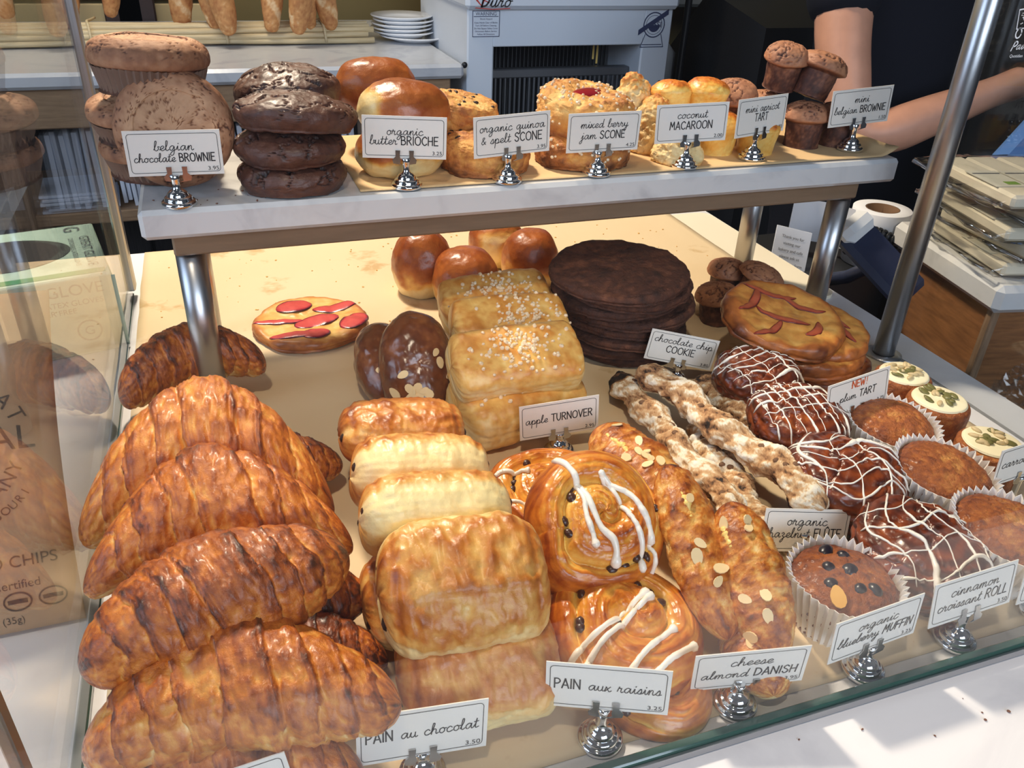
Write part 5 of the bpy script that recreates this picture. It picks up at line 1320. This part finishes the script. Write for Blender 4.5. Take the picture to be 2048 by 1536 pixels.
# snack bag leaning beside the case
bag = thing('chip_bag', 'brown paper potato chip bag leaning outside the left glass', 'bag', (-0.230, 0.505, 0.004), (-40, 0, 0))
bw, bh = 0.185, 0.250
u, v = np.meshgrid(np.linspace(0, 1, 60), np.linspace(0, 2*PI, 72, endpoint=False), indexing='ij')
wid = bw/2*(1 - 0.06*np.sin(PI*u)); dep = 0.026*np.sin(PI*np.clip(u, 0.0, 1))**0.6 + 0.0012
nz = fbm(np.stack([np.cos(v)*2, u*5, np.sin(v)*2], -1), 1.5, 4, 5)
cc, ss = np.cos(v), np.sin(v)
k = (np.abs(cc)**3 + np.abs(ss)**3)**(-1/3)
G = np.stack([wid*k*cc, dep*k*ss*(1 + 0.15*nz), 0.0 + bh*u + 0*v], -1)
bag_o = loft('bag_body', G, 'chip_bag_kraft', bag)
bvb = bvh_of(bag_o)
def on_bag(V):
    out = []
    V = V + np.array([0.020, 0, 0])
    for x, z in zip(V[:, 0], V[:, 2]):
        h = bvb.ray_cast(Vector((x, -0.2, z)), Vector((0, 1, 0)))
        out.append((x, (h[0].y if h[0] is not None else -0.02) - 0.0006, z))
    return np.array(out)
def arc_type(mb, text, cx, cz, rad, size, a0, up=True):
    n = len(text); st = size*0.78/rad
    for i, ch in enumerate(text):
        ang = a0 + (st*(i - (n-1)/2))*(-1 if up else 1)
        V, F = type_mesh(ch, size)
        if not len(V): continue
        t = (ang - PI/2) if up else (ang + PI/2)
        X = V[:, 0]*math.cos(t) - V[:, 1]*math.sin(t) + cx + rad*math.cos(ang); Z = V[:, 0]*math.sin(t) + V[:, 1]*math.cos(t) + cz + rad*math.sin(ang)
        mb.add(on_bag(np.stack([X, 0*X, Z], 1)), F)
mb = MB()
arc_type(mb, 'BILLY GOAT', 0.0, 0.132, 0.046, 0.015, PI/2)
type_line(mb, 'ORIGINAL', 0.0, 0.128, 0.0245, 0, on_bag, 1.0)
arc_type(mb, 'CHIP COMPANY', 0.0, 0.136, 0.052, 0.0135, -PI/2, False)
arc_type(mb, 'ST. LOUIS, MISSOURI', 0.0, 0.136, 0.064, 0.0080, -PI/2, False)
type_line(mb, 'SALTED POTATO CHIPS', 0.0, 0.045, 0.0115, 0, on_bag)
type_line(mb, 'Kosher Certified', 0.02, 0.030, 0.0085, 0, on_bag)
type_line(mb, 'NET WT. 1.25 OZ (35g)', 0.0, 0.006, 0.0070, 0, on_bag)
mb.build('bag_print', 'ink', bag)
mb = MB()
goat = [(-.030, .118), (-.022, .126), (-.006, .124), (.004, .128), (.012, .136), (.020, .134), (.027, .126), (.020, .122), (.014, .112), (.022, .100), (.019, .099), (.009, .108), (-.008, .107), (-.014, .092), (-.017, .093), (-.014, .108), (-.024, .104), (-.030, .093), (-.033, .095), (-.027, .110)]
mb.add(on_bag(np.array([(x, 0, z - 0.004) for x, z in goat])), [tuple(range(len(goat)))])
mb.build('goat_emblem', 'ink', bag)
for k_ in range(6):
    cx = -0.055 + 0.022*k_
    mb = MB(); ribbon(mb, np.stack([cx + .0085*np.cos(np.append(a, 0)), .021 + .0062*np.sin(np.append(a, 0))], 1), .0012)
    ribbon(mb, np.array([(cx - .005, .021), (cx, .0212), (cx + .005, .021)]), .0030)
    mb.V = [on_bag(q) for q in mb.V]; mb.build('round_mark', 'ink', bag)

# ------------------------------------------------------------------ back counter with bread
bc = thing('back_counter', 'grey marble back counter with wooden pigeonhole front', 'counter', (-0.3, 2.5, -0.95))
def bpart(mb, name, mat, **k):
    o = mb.build(name, mat, bc, **k); o.location = (0.3, -2.5, 0.95); return o
bpart(MB().box((-0.45, 2.575, 0.076), (2.16, 0.85, 0.036), 0.008), 'marble_top', 'grey_marble')
bpart(MB().box((-0.46, 2.20, 0.012), (2.12, 0.05, 0.090), 0.003), 'top_rail', 'oak_rail')
for x in (-0.46, -0.115, 0.17, 0.38, 0.575):
    bpart(MB().box((x, 2.195, -0.44), (0.045, 0.05, 0.82), 0.003), 'stile', 'oak_stile')
bpart(MB().box((-0.46, 2.40, -0.255), (2.10, 0.42, 0.03), 0.003), 'shelf_board', 'oak_rail')
bpart(MB().box((-0.46, 2.40, -0.62), (2.10, 0.42, 0.03), 0.003), 'shelf_board', 'oak_rail')
for k in range(16):
    bpart(MB().box((-1.2 + 0.115*k, 2.60, -0.45), (0.105, 0.02, 0.96), 0.004), 'back_slat', 'dark_slat')
bpart(MB().box((-0.46, 2.64, -0.45), (2.1, 0.02, 0.96)), 'back_panel', 'black_plastic')
# paper bags and napkins stacked in the pigeonholes
def paper_stack(label, loc, size, n, seed, rot=0, name='paper_bag_stack', stand=False, group='paper bags in the pigeonholes'):
    r = thing(name, label, 'paper bags', loc, (0, 0, rot), group); rs = np.random.RandomState(seed)
    for k in range(n):
        if stand: c = (-size[0]/2 + size[0]*(k+.5)/n, rs.uniform(-.01, .01), size[2]/2 + rs.uniform(-.012, .012)); s = (size[0]/n*0.75, size[1], size[2])
        else: c = (rs.uniform(-.01, .01), rs.uniform(-.012, .012), size[2]*(k+.5)/n); s = (size[0], size[1], size[2]/n*0.82)
        MB().box(c, s, 0.001, (0, rs.uniform(-.03, .03) if stand else 0, rs.uniform(-.03, .03))).build('paper_bag', 'bag_paper', r)
paper_stack('white paper bags standing in the left pigeonhole behind the glass post', (-0.20, 2.33, -0.24), (0.085, 0.20, 0.20), 7, 3, 0, stand=True)
paper_stack('white paper bags standing behind the leaning brownie', (0.06, 2.33, -0.24), (0.14, 0.20, 0.19), 9, 4, 0, stand=True)
paper_stack('flat white napkins on the lower board at far left', (-0.34, 2.27, -0.24), (0.16, 0.16, 0.05), 6, 5, 4, name='napkin_stack')
paper_stack('flat white paper stack low behind the shelf left end', (-0.06, 2.30, -0.605), (0.30, 0.24, 0.16), 10, 6, 3)
paper_stack('white paper standing behind the dark chocolate cakes', (0.275, 2.33, -0.24), (0.15, 0.2, 0.21), 9, 7, 0, stand=True)

# straw mat: rods tied with cord
mat = thing('straw_mat', 'rolled straw mat under the baguettes on the back counter', 'mat', (-0.3, 2.62, 0.1022))
rs = np.random.RandomState(4)
ROW = [(0.000, 0.004), (0.000, 0.017), (0.004, 0.029), (0.016, 0.037), (0.034, 0.040), (0.052, 0.038), (0.070, 0.034), (0.088, 0.030), (0.106, 0.026), (0.124, 0.022), (0.142, 0.018), (0.160, 0.015), (0.178, 0.012), (0.196, 0.010), (0.214, 0.009), (0.232, 0.009)]
for k, (dy, dz) in enumerate(ROW):
    x1 = 0.745 + rs.uniform(-.02, .02) - dy*0.1
    xs = np.linspace(-0.55, x1, 12)
    P = np.stack([xs, dy - 0.13 + 0.003*np.sin(xs*9 + k), dz + 0.002*np.sin(xs*7 + k*2)], 1)
    MB().tube(P, 0.0078, 7).build('straw_rod', 'straw', mat, True)
for x in (-0.3, 0.03, 0.36, 0.62):
    P = [(x, 0.10, 0.036), (x, -0.03, 0.046), (x, -0.10, 0.052), (x + .004, -0.125, 0.045), (x + .006, -0.140, 0.024), (x + .008, -0.140, 0.0)]
    MB().tube(crm(P, 16), 0.0036, 6).build('tie_cord', 'straw', mat, True)

def baguette(label, p, r, lean, seed, tilt=0.0, h=0.62):
    prof = [(0, 0), (r*0.42, 0.006), (r*0.66, 0.03), (r*0.86, 0.09), (r*0.97, 0.18), (r, 0.3), (r, h*0.7), (r*0.8, h*0.93), (0, h)]
    def bk(q):
        cut = np.sin(q['h']*22 + q['th']*1.0 + seed)
        return 0.48 + 0.25*q['n1'] + 0.25*q['n2'] - 0.3*sstep(0.80, 0.95, cut)*(np.cos(q['th'] + 1.2 + seed) > -0.2)
    o = round_body('baguette', prof, 'baguette_crust', None, 60, 90, seed, 0.08, 0.03, 1.2, 5, None, bk)
    tag(o, label, 'baguette', 'baguettes standing on the back counter'); return place(o, p, (lean, tilt, seed*40))
BAG = [((-0.49, 2.78), .036, 'baguette at far left seen through the side glass'), ((-0.335, 2.80), .038, 'second baguette from the left seen through the side glass'), ((-0.235, 2.84), .032, 'baguette beside the dark boards behind the glass post'),
       ((-0.0426, 2.5472, 0.1150), .036, 'baguette right of the dark boards above the cracked brownie'), ((0.0457, 2.5048, 0.1150), .030, 'slim baguette leaning against a darker one'), ((0.0743, 2.4334, 0.1150), .037, 'dark-crusted baguette with the lowest tip'),
       ((0.1839, 2.4762, 0.1150), .034, 'baguette with a pale floury left side'), ((0.2482, 2.4358, 0.1150), .036, 'straight baguette right of the pale sided one'), ((0.2901, 2.5040, 0.1150), .030, 'slim baguette half behind the straight one'), ((0.3472, 2.4997, 0.1150), .036, 'rightmost baguette near the plates')]
for k, (p, r, lb) in enumerate(BAG):
    baguette(lb, (p[0], min(p[1], 2.80), 0.128), r, -9 - (k % 3), k*7+2, (-1)**k*1.2)

# plates
def plate(label, loc, r, rot=(0, 0, 0)):
    prof = [(0, 0), (r*0.6, 0), (r*0.64, 0.004), (r*0.97, 0.013), (r, 0.0155), (r*0.985, 0.0175), (r*0.64, 0.0085), (r*0.58, 0.0060), (0, 0.0055)]
    o = MB().lathe(prof, 48).build('plate', 'plate_china', None, True); tag(o, label, 'plate', 'white plates stacked on the back counter'); return place(o, loc, rot)
pc = (0.5599, 2.5514, 0.1000)
names = ['widest white plate at the bottom of the stack', 'second white plate from the bottom of the stack', 'third white plate from the bottom of the stack', 'third white plate from the top of the stack', 'second white plate from the top of the stack', 'top white plate with a mirror-like centre']
for k in range(6):
    plate(names[k], (pc[0] + (0.035 if k == 0 else 0.004*math.sin(k*2)), pc[1] - (0.01 if k == 0 else 0), 0.0945 + 0.0105*k), 0.105 if k == 0 else 0.090)

# ------------------------------------------------------------------ bread slicer
sl = thing('bread_slicer', 'pale blue white bread slicing machine with dark blade opening', 'machine', (0.925, 2.40, -0.95))
def slp(mb, name, mat, **k):
    o = mb.build(name, mat, sl, **k); o.location = (-0.925, -2.40, 0.95); return o
X0, X1, YF = 0.640, 1.222, 2.16
slp(MB().box((0.676, YF + 0.25, 0.10), (0.072, 0.5, 0.75), 0.004), 'left_cheek', 'slicer_enamel')
slp(MB().box((1.180, YF + 0.25, 0.10), (0.086, 0.5, 0.75), 0.004), 'right_cheek', 'slicer_enamel')
slp(MB().box((0.925, YF + 0.25, 0.320), (0.430, 0.5, 0.375), 0.002), 'top_housing', 'slicer_enamel')
slp(MB().box((0.931, YF + 0.245, 0.372), (0.600, 0.53, 0.300), 0.010), 'hood', 'slicer_enamel')
slp(MB().box((0.931, YF + 0.25, -0.60), (0.60, 0.5, 0.70), 0.006), 'base_cabinet', 'slicer_enamel')
slp(MB().box((0.93, YF + 0.44, -0.06), (0.44, 0.02, 0.42)), 'inner_back', 'hole_dark')
slp(MB().box((0.925, YF + 0.22, -0.2), (0.43, 0.40, 0.012)), 'inner_floor', 'black_metal')
for k in range(34):
    x = 0.722 + 0.402*k/33
    slp(MB().box((x, YF + 0.20, -0.02), (0.0018, 0.010, 0.32)), 'blade', 'dark_blade')
slp(MB().box((0.924, YF + 0.07, 0.055), (0.42, 0.03, 0.024), 0.003), 'pusher_bar', 'dark_blade')
for k in range(30):
    x = 0.722 + 0.405*k/29
    slp(MB().box((x, YF + 0.055, -0.055), (0.0055, 0.008, 0.20), 0.001), 'guide_finger', 'dark_blade')
for x, z in ((0.652, -0.035), (1.205, 0.030), (1.20, -0.16), (0.633, 0.09)):
    slp(MB().ell((x, YF - 0.001, z), (0.008, 0.004, 0.008), None, 10, 6), 'screw', 'black_metal', smooth=True)
for k, xx in enumerate((1.040, 1.052)):
    slp(MB().box((xx + 0.012*0, YF + 0.10, 0.105 - 0.012*k), (0.006, 0.002, 0.05), 0.0008), 'yellow_tag', 'custard')
yl = YF - 0.0006
mb = MB(); mb.box((0.689, yl, 0.188), (0.0735, 0.0008, 0.062)); slp(mb, 'warning_label', 'slicer_enamel')
mb = MB()
for p, q in (((.6535, .158), (.7245, .158)), ((.7245, .158), (.7245, .218)), ((.7245, .218), (.6535, .218)), ((.6535, .218), (.6535, .158)), ((.657, .205), (.721, .205))):
    ribbon(mb, np.array([p, q]), .0016, yl - .001)
type_line(mb, 'WARNING', 0.689, 0.2075, 0.0115, yl - .001); type_line(mb, 'Shock Hazard', 0.689, 0.1975, 0.0058, yl - .001)
for k, t_ in enumerate(('Keep Hands Clear of Blades', 'Turn Off Before Cleaning,', 'Do Not Bypass Safety Cover', 'Disconnect Before Service', 'Follow All Directions')):
    type_line(mb, t_, 0.689, 0.189 - 0.0068*k, 0.0054, yl - .001)
slp(mb, 'warning_print', 'blue_ink')
yh = YF - 0.0215
mb = MB(); letter_line(mb, 'Duro', 0.708, 0.230, 0.0155, .0036, yh, None, 0.25); slp(mb, 'maker_name', 'ink')
mb = MB(); ribbon(mb, np.array([(.655, .2275), (.70, .2240), (.745, .2260)]), .0018, yh); ribbon(mb, np.array([(.657, .246), (.671, .231), (.680, .254)]), .004, yh); ribbon(mb, np.array([(.660, .252), (.690, .239)]), .002, yh); slp(mb, 'maker_swash', 'red_ink')
mb = MB(); type_line(mb, 'AMERICAN BAKING SYSTEMS', 0.945, 0.2470, 0.0165, yh); slp(mb, 'maker_line', 'blue_ink')
mb = MB(); ca = np.linspace(0, 2*PI, 30)
cx, cz = 1.168, 0.182
ribbon(mb, np.stack([cx + .031*np.cos(ca), cz + .031*np.sin(ca)], 1), .003, yl); ribbon(mb, np.stack([cx + .024*np.cos(ca), cz + .024*np.sin(ca)], 1), .0012, yl)
mb.add([(cx + .018*math.cos(t), yl - .0004, cz + .018*math.sin(t)) for t in np.linspace(PI, 2*PI, 12)], [tuple(range(12))])
mb.add([(cx - .046, yl - .0008, cz - .012), (cx + .040, yl - .0008, cz + .040), (cx + .040, yl - .0008, cz + .026), (cx - .046, yl - .0008, cz - .026)], [(0, 1, 2, 3)])
for p, q in (((cx - .024, cz - .024), (cx - .036, cz - .056)), ((cx - .036, cz - .056), (cx + .034, cz - .056)), ((cx + .034, cz - .056), (cx + .024, cz - .024)), ((cx - .03, cz - .05), (cx + .028, cz - .05))):
    ribbon(mb, np.array([p, q]), .002, yl)
type_line(mb, 'BSSI', cx + .004, cz - .006, 0.021, yl - .0016)
slp(mb, 'seal_emblem', 'blue_ink')

# ------------------------------------------------------------------ dark work area behind, right
o = MB().box((1.07, 1.090, -0.495), (0.44, 0.20, 0.91), 0.004).build('till_cabinet', 'black_plastic'); tag(o, 'black till cabinet to the right behind the marble counter', 'cabinet')
mb = MB().prism([(1.95, -0.5), (1.95, 0.20), (2.25, 0.26), (2.5, 0.02), (2.5, -0.5)], 1.38, 2.10, 'x'); o = mb.build('coffee_machine', 'black_metal'); tag(o, 'dark sloping machine housing behind the mini brownies', 'machine')
o = MB().box((1.66, 2.80, 0.34), (0.50, 0.30, 0.34), 0.01).build('wall_cabinet', 'grey_plastic'); tag(o, 'dull grey cabinet in the shade beyond the slicer', 'cabinet')
o = MB().tube([(1.315, 2.25, -0.9), (1.320, 2.25, 0.6)], 0.010, 10).build('support_pole', 'black_metal', None, True); tag(o, 'thin black upright pole right of the slicer', 'pole')
o = MB().lathe([(0, 0), (0.05, 0), (0.055, 0.01), (0.052, 0.10), (0.03, 0.125), (0, 0.13)], 24).build('white_jug', 'white_plastic', None, True); tag(o, 'small white jug in the shade right of the slicer', 'jug'); place(o, (1.30, 2.36, -0.02))
o = MB().box((1.30, 2.40, -0.49), (0.14, 0.30, 0.94), 0.004).build('jug_cabinet', 'black_plastic'); tag(o, 'narrow black cabinet under the white jug', 'cabinet')

# paper roll, card machine, leaflet
r = thing('label_roll', 'roll of white paper with brown core on the till cabinet', 'paper roll', (1.015, 1.030, -0.038))
MB().lathe([(0.026, 0), (0.046, 0), (0.046, 0.090), (0.0455, 0.0905), (0.027, 0.0905)], 40).build('paper', 'roll_paper', r, True)
MB().lathe([(0.0262, 0.0906), (0.0262, 0.001), (0.024, 0.001), (0.024, 0.0906), (0.0262, 0.0906)], 32).build('core', 'card_core', r, True)
t_ = crm([(-0.045, 0.010, 0.0), (-0.065, 0.05, 0.0), (-0.095, 0.07, 0.0), (-0.125, 0.065, 0.0)], 16)
V = [(p[0], p[1], 0.018) for p in t_] + [(p[0], p[1], 0.088) for p in t_]; V += [(x, y + .0006, z) for x, y, z in V]
n = 16; F = [(i, i+1, n+i+1, n+i) for i in range(n-1)] + [(2*n+i, 3*n+i, 3*n+i+1, 2*n+i+1) for i in range(n-1)]
MB().add(V, F).build('loose_end', 'roll_paper', r, True)
tm = thing('card_terminal', 'dark blue card terminal tilted on a stalk right of the case', 'terminal', (0.8501, 0.8395, 0.0500), (38, -20, 20))
MB().box((0, 0, 0), (0.066, 0.125, 0.020), 0.007).build('housing', 'navy_plastic', tm)
MB().box((0.0, 0.060, 0.010), (0.062, 0.032, 0.026), 0.010).build('printer_cover', 'white_plastic', tm)
MB().tube([(0.01, 0.0, -0.01), (0.012, 0.01, -0.08), (0.02, 0.03, -0.14)], 0.010, 12).build('stalk', 'navy_plastic', tm, True)
MB().ell((-0.020, -0.053, 0.009), (0.005, 0.005, 0.003)).build('screw', 'clip_steel', tm, True)
cp = (0.9085, 0.9713, 0.0000)
P = []
for k in range(160):
    t = k/159; a_ = t*2*PI*13
    P.append((cp[0] + 0.10*t + 0.008*math.cos(a_), cp[1] + 0.02*math.sin(t*3) , cp[2] + 0.01 + 0.02*math.sin(t*3) + 0.008*math.sin(a_)))
o = MB().tube(P, 0.0024, 6).build('coiled_cord', 'black_plastic', None, True); tag(o, 'black coiled cord beside the card terminal', 'cord')
lf = MB().box((0, 0, 0), (0.062, 0.001, 0.095), 0.0004).build('leaflet', 'roll_paper'); tag(lf, 'small white printed leaflet standing behind the steel shelf post', 'leaflet')
place(lf, (0.8548, 1.0356, -0.0200), (-30, 12, -18))
mb = MB()
for k in range(5): type_line(mb, ('Thank you for', 'visiting our', 'bakery and cafe', 'please ask us', 'for an order form')[k], 0.0, 0.030 - 0.011*k, 0.0068, -0.0012)
mb.build('print', 'grey_ink', lf)

# nougat on its stand
st = thing('nougat_stand', 'wooden box with thick white marble tray right of the case', 'stand', (1.108, 0.832, -0.95), (0, 0, -11))
MB().box((0, 0, 0.95 + 0.028), (0.265, 0.265, 0.040), 0.008).build('marble_tray', 'white_marble', st)
MB().box((0.004, 0.006, 0.479), (0.235, 0.235, 0.958), 0.003).build('wood_box', 'stand_wood', st)
MB().box((-0.114, -0.112, 0.479), (0.012, 0.014, 0.958), 0.002).build('corner_strip', 'oak_stile', st)
def nougat_pack(label, loc, rotz, seed, labels=True):
    r = thing('nougat_pack', label, 'nougat', loc, (0, 0, rotz), 'wrapped nougat slabs stacked on the marble tray'); rs = np.random.RandomState(seed)
    for k in range(4):
        x = -0.0735 + 0.049*k
        prof = MB().box((x, 0, 0.0115), (0.046, 0.185, 0.018), 0.004); prof.build('nougat_bar', 'nougat', r)
        if labels:
            MB().box((x, -0.02, 0.0212), (0.045, 0.07, 0.0010)).build('bar_label', 'nougat_label', r)
            MB().box((x + 0.008, -0.042, 0.0219), (0.018, 0.012, 0.0006)).build('label_mark', 'label_green', r)
            MB().box((x, 0.002, 0.0219), (0.040, 0.003, 0.0006)).build('label_mark', 'grey_ink', r)
    n = 44; u, v = np.meshgrid(np.linspace(-1, 1, 40), np.linspace(0, 2*PI, n, endpoint=False), indexing='ij')
    nz = fbm(np.stack([u*6, np.cos(v)*4, np.sin(v)*4], -1), 1.0, 4, seed)
    c, s = np.cos(v), np.sin(v); k4 = (np.abs(c)**8 + np.abs(s)**8)**(-1/8)
    ed = np.clip(1 - np.abs(u)**10, 0.06, 1)
    G = np.stack([u*0.122 + 0.004*nz, 0.100*k4*c*(1 + 0.03*nz), 0.0115 + (0.0122*ed + 0.0035*np.abs(nz)*(1.2 - ed) + 0.0012*nz)*k4*s + (1-ed)*0.010*nz], -1)
    o = loft('clear_wrapper', G, 'clear_wrap', r)
    return r
NL = ['lowest wrapped nougat slab on the marble tray', 'second wrapped nougat slab from the bottom', 'middle wrapped nougat slab of the stack', 'second wrapped nougat slab from the top', 'top wrapped nougat slab with paper labels showing']
for k in range(5):
    rs = np.random.RandomState(k+3)
    nougat_pack(NL[k], (1.090 + rs.uniform(-.012, .012) - 0.02*(k == 4), 0.815 + rs.uniform(-.012, .012), 0.0490 + 0.0240*k), -11 + rs.uniform(-6, 6), k*5)
u, v = np.meshgrid(np.linspace(0.02, 0.98, 60), np.linspace(0, 2*PI, 80, endpoint=False), indexing='ij')
D = np.stack([np.sin(u*PI)*np.cos(v), np.sin(u*PI)*np.sin(v), -np.cos(u*PI)], -1)
nz = fbm(D*2.2, 1.0, 5, 4) + 0.7*np.abs(fbm(D*5, 1.0, 3, 9))
G = D*np.array([0.085, 0.07, 0.09])*(1 + 0.5*nz[..., None])
o = loft('plastic_bag', G, 'clear_wrap'); o.data.polygons.foreach_set('use_smooth', np.zeros(len(o.data.polygons), dtype=bool))
tag(o, 'crumpled clear plastic bag below the nougat tray at the right edge', 'bag'); place(o, (0.945, 0.60, -0.11))
o = MB().box((0.94, 0.60, -0.60), (0.20, 0.22, 0.70), 0.004).build('side_shelf', 'black_plastic'); tag(o, 'dark low shelf under the crumpled plastic bag', 'shelf')
bp_ = MB().box((0, 0, 0), (0.30, 0.03, 0.20), 0.012).build('plastic_crate_lid', 'blue_plastic'); tag(bp_, 'sloping pale blue plastic lid below the hand of the person', 'lid'); place(bp_, (1.345, 1.03, 0.088), (-22, -42, 10))

# ------------------------------------------------------------------ person behind the counter
def skin_mesh(name, verts, edges, mat, parent, sub=2, root=0):
    me = bpy.data.meshes.new(name); me.from_pydata([v[:3] for v in verts], edges, [])
    o = bpy.data.objects.new(name, me); COL.objects.link(o)
    sk = o.modifiers.new('skin', 'SKIN'); sk.use_smooth_shade = True
    for i, v in enumerate(verts):
        d = me.skin_vertices[0].data[i]; d.radius = (v[3], v[4] if len(v) > 4 else v[3]); d.use_root = (i == root)
    ss_ = o.modifiers.new('sub', 'SUBSURF'); ss_.levels = sub; ss_.render_levels = sub
    me.materials.append(MATS[mat])
    if parent: o.parent = parent
    return o
PX, PY = 1.30, 1.42
pr = thing('person', 'person in black t-shirt behind the counter reaching one bare arm to the right', 'person', (PX, PY, -0.95))
def rel(v): return (v[0] - PX, v[1] - PY, v[2] + 0.95, *v[3:])
B = [(1.30, 1.42, -0.02, .11, .08), (1.30, 1.42, 0.14, .11, .08), (1.30, 1.42, 0.30, .12, .09), (1.30, 1.42, 0.42, .09, .07), (1.30, 1.41, 0.50, .052), (1.30, 1.395, 0.60, .075, .09), (1.30, 1.395, 0.70, .07, .085),
     (1.14, 1.40, 0.415, .062), (1.100, 1.32, 0.26, .052), (1.112, 1.245, 0.105, .043), (1.17, 1.225, 0.120, .045), (1.25, 1.215, 0.150, .040), (1.362, 1.20, 0.190, .028), (1.43, 1.19, 0.213, .036, .026),
     (1.46, 1.45, 0.415, .058), (1.515, 1.53, 0.26, .048), (1.515, 1.60, 0.10, .042), (1.45, 1.62, -0.05, .030), (1.42, 1.62, -0.11, .034, .026),
     (1.22, 1.42, -0.10, .06), (1.22, 1.42, -0.48, .05), (1.22, 1.43, -0.88, .045), (1.22, 1.34, -0.92, .035), (1.38, 1.42, -0.10, .06), (1.38, 1.42, -0.48, .05), (1.38, 1.43, -0.88, .045), (1.38, 1.34, -0.92, .035)]
E_ = [(0, 1), (1, 2), (2, 3), (3, 4), (4, 5), (5, 6), (3, 7), (7, 8), (8, 9), (9, 10), (10, 11), (11, 12), (12, 13), (3, 14), (14, 15), (15, 16), (16, 17), (17, 18), (0, 19), (19, 20), (20, 21), (21, 22), (0, 23), (23, 24), (24, 25), (25, 26)]
body = skin_mesh('body', [rel(v) for v in B], E_, 'skin', pr)
def hand(parent, w, d, side):
    """five fingers rooted in the palm, curling"""
    w = Vector(w); d = Vector(d).normalized(); up = Vector((0, 0, 1)); s = d.cross(up).normalized()*side; n = s.cross(d)*side
    for i, ln in enumerate((0.070, 0.078, 0.072, 0.056)):
        b = w + d*0.055 + s*(0.030 - 0.020*i)
        pts = [b - d*0.03, b + d*0.012, b + d*(0.012 + ln*0.40) - n*0.006, b + d*(0.012 + ln*0.68) - n*0.024, b + d*(0.012 + ln*0.80) - n*0.040]
        skin_mesh('finger', [rel((*p, r)) for p, r in zip(pts, (.0095, .0095, .009, .0085, .0065))], [(0, 1), (1, 2), (2, 3), (3, 4)], 'skin', parent)
    b = w + d*0.005 + s*0.026
    pts = [b - s*0.012, b + s*0.018 + d*0.022 - n*0.008, b + s*0.026 + d*0.050 - n*0.022, b + s*0.018 + d*0.070 - n*0.034]
    skin_mesh('thumb', [rel((*p, r)) for p, r in zip(pts, (.012, .011, .0095, .007))], [(0, 1), (1, 2), (2, 3)], 'skin', parent)
hand(pr, (1.43, 1.19, 0.213), (0.07, -0.012, 0.018), 1)
hand(pr, (1.42, 1.62, -0.11), (-0.04, 0.005, -0.06), -1)
S_ = [(1.30, 1.42, -0.22, .175, .130), (1.30, 1.42, 0.14, .165, .115), (1.30, 1.42, 0.30, .175, .125), (1.30, 1.42, 0.41, .12, .095), (1.14, 1.40, 0.418, .075), (1.098, 1.33, 0.285, .070), (1.46, 1.45, 0.418, .085), (1.525, 1.52, 0.250, .085)]
skin_mesh('shirt', [rel(v) for v in S_], [(0, 1), (1, 2), (2, 3), (3, 4), (4, 5), (3, 6), (6, 7)], 'black_cloth', pr)
T_ = [(1.30, 1.42, 0.02, .155, .115), (1.22, 1.42, -0.16, .105), (1.22, 1.42, -0.48, .078), (1.22, 1.43, -0.86, .062), (1.38, 1.42, -0.16, .105), (1.38, 1.42, -0.48, .078), (1.38, 1.43, -0.86, .062)]
skin_mesh('trousers', [rel(v) for v in T_], [(0, 1), (1, 2), (2, 3), (0, 4), (4, 5), (5, 6)], 'denim_cloth', pr)
MB().ell(rel((1.30, 1.405, 0.685))[:3], (0.088, 0.102, 0.082), None, 20, 14).build('hair', 'hair', pr, True)
for sx in (-1, 1):
    MB().ell(rel((1.30 + sx*0.030, 1.312, 0.645))[:3], (0.011, 0.006, 0.007), None, 10, 8).build('eye', 'ink', pr, True)
MB().ell(rel((1.30, 1.300, 0.615))[:3], (0.013, 0.016, 0.022), None, 10, 8).build('nose', 'skin', pr, True)
MB().ell(rel((1.30, 1.312, 0.580))[:3], (0.024, 0.007, 0.006), None, 10, 8).build('mouth', 'berry_jam', pr, True)
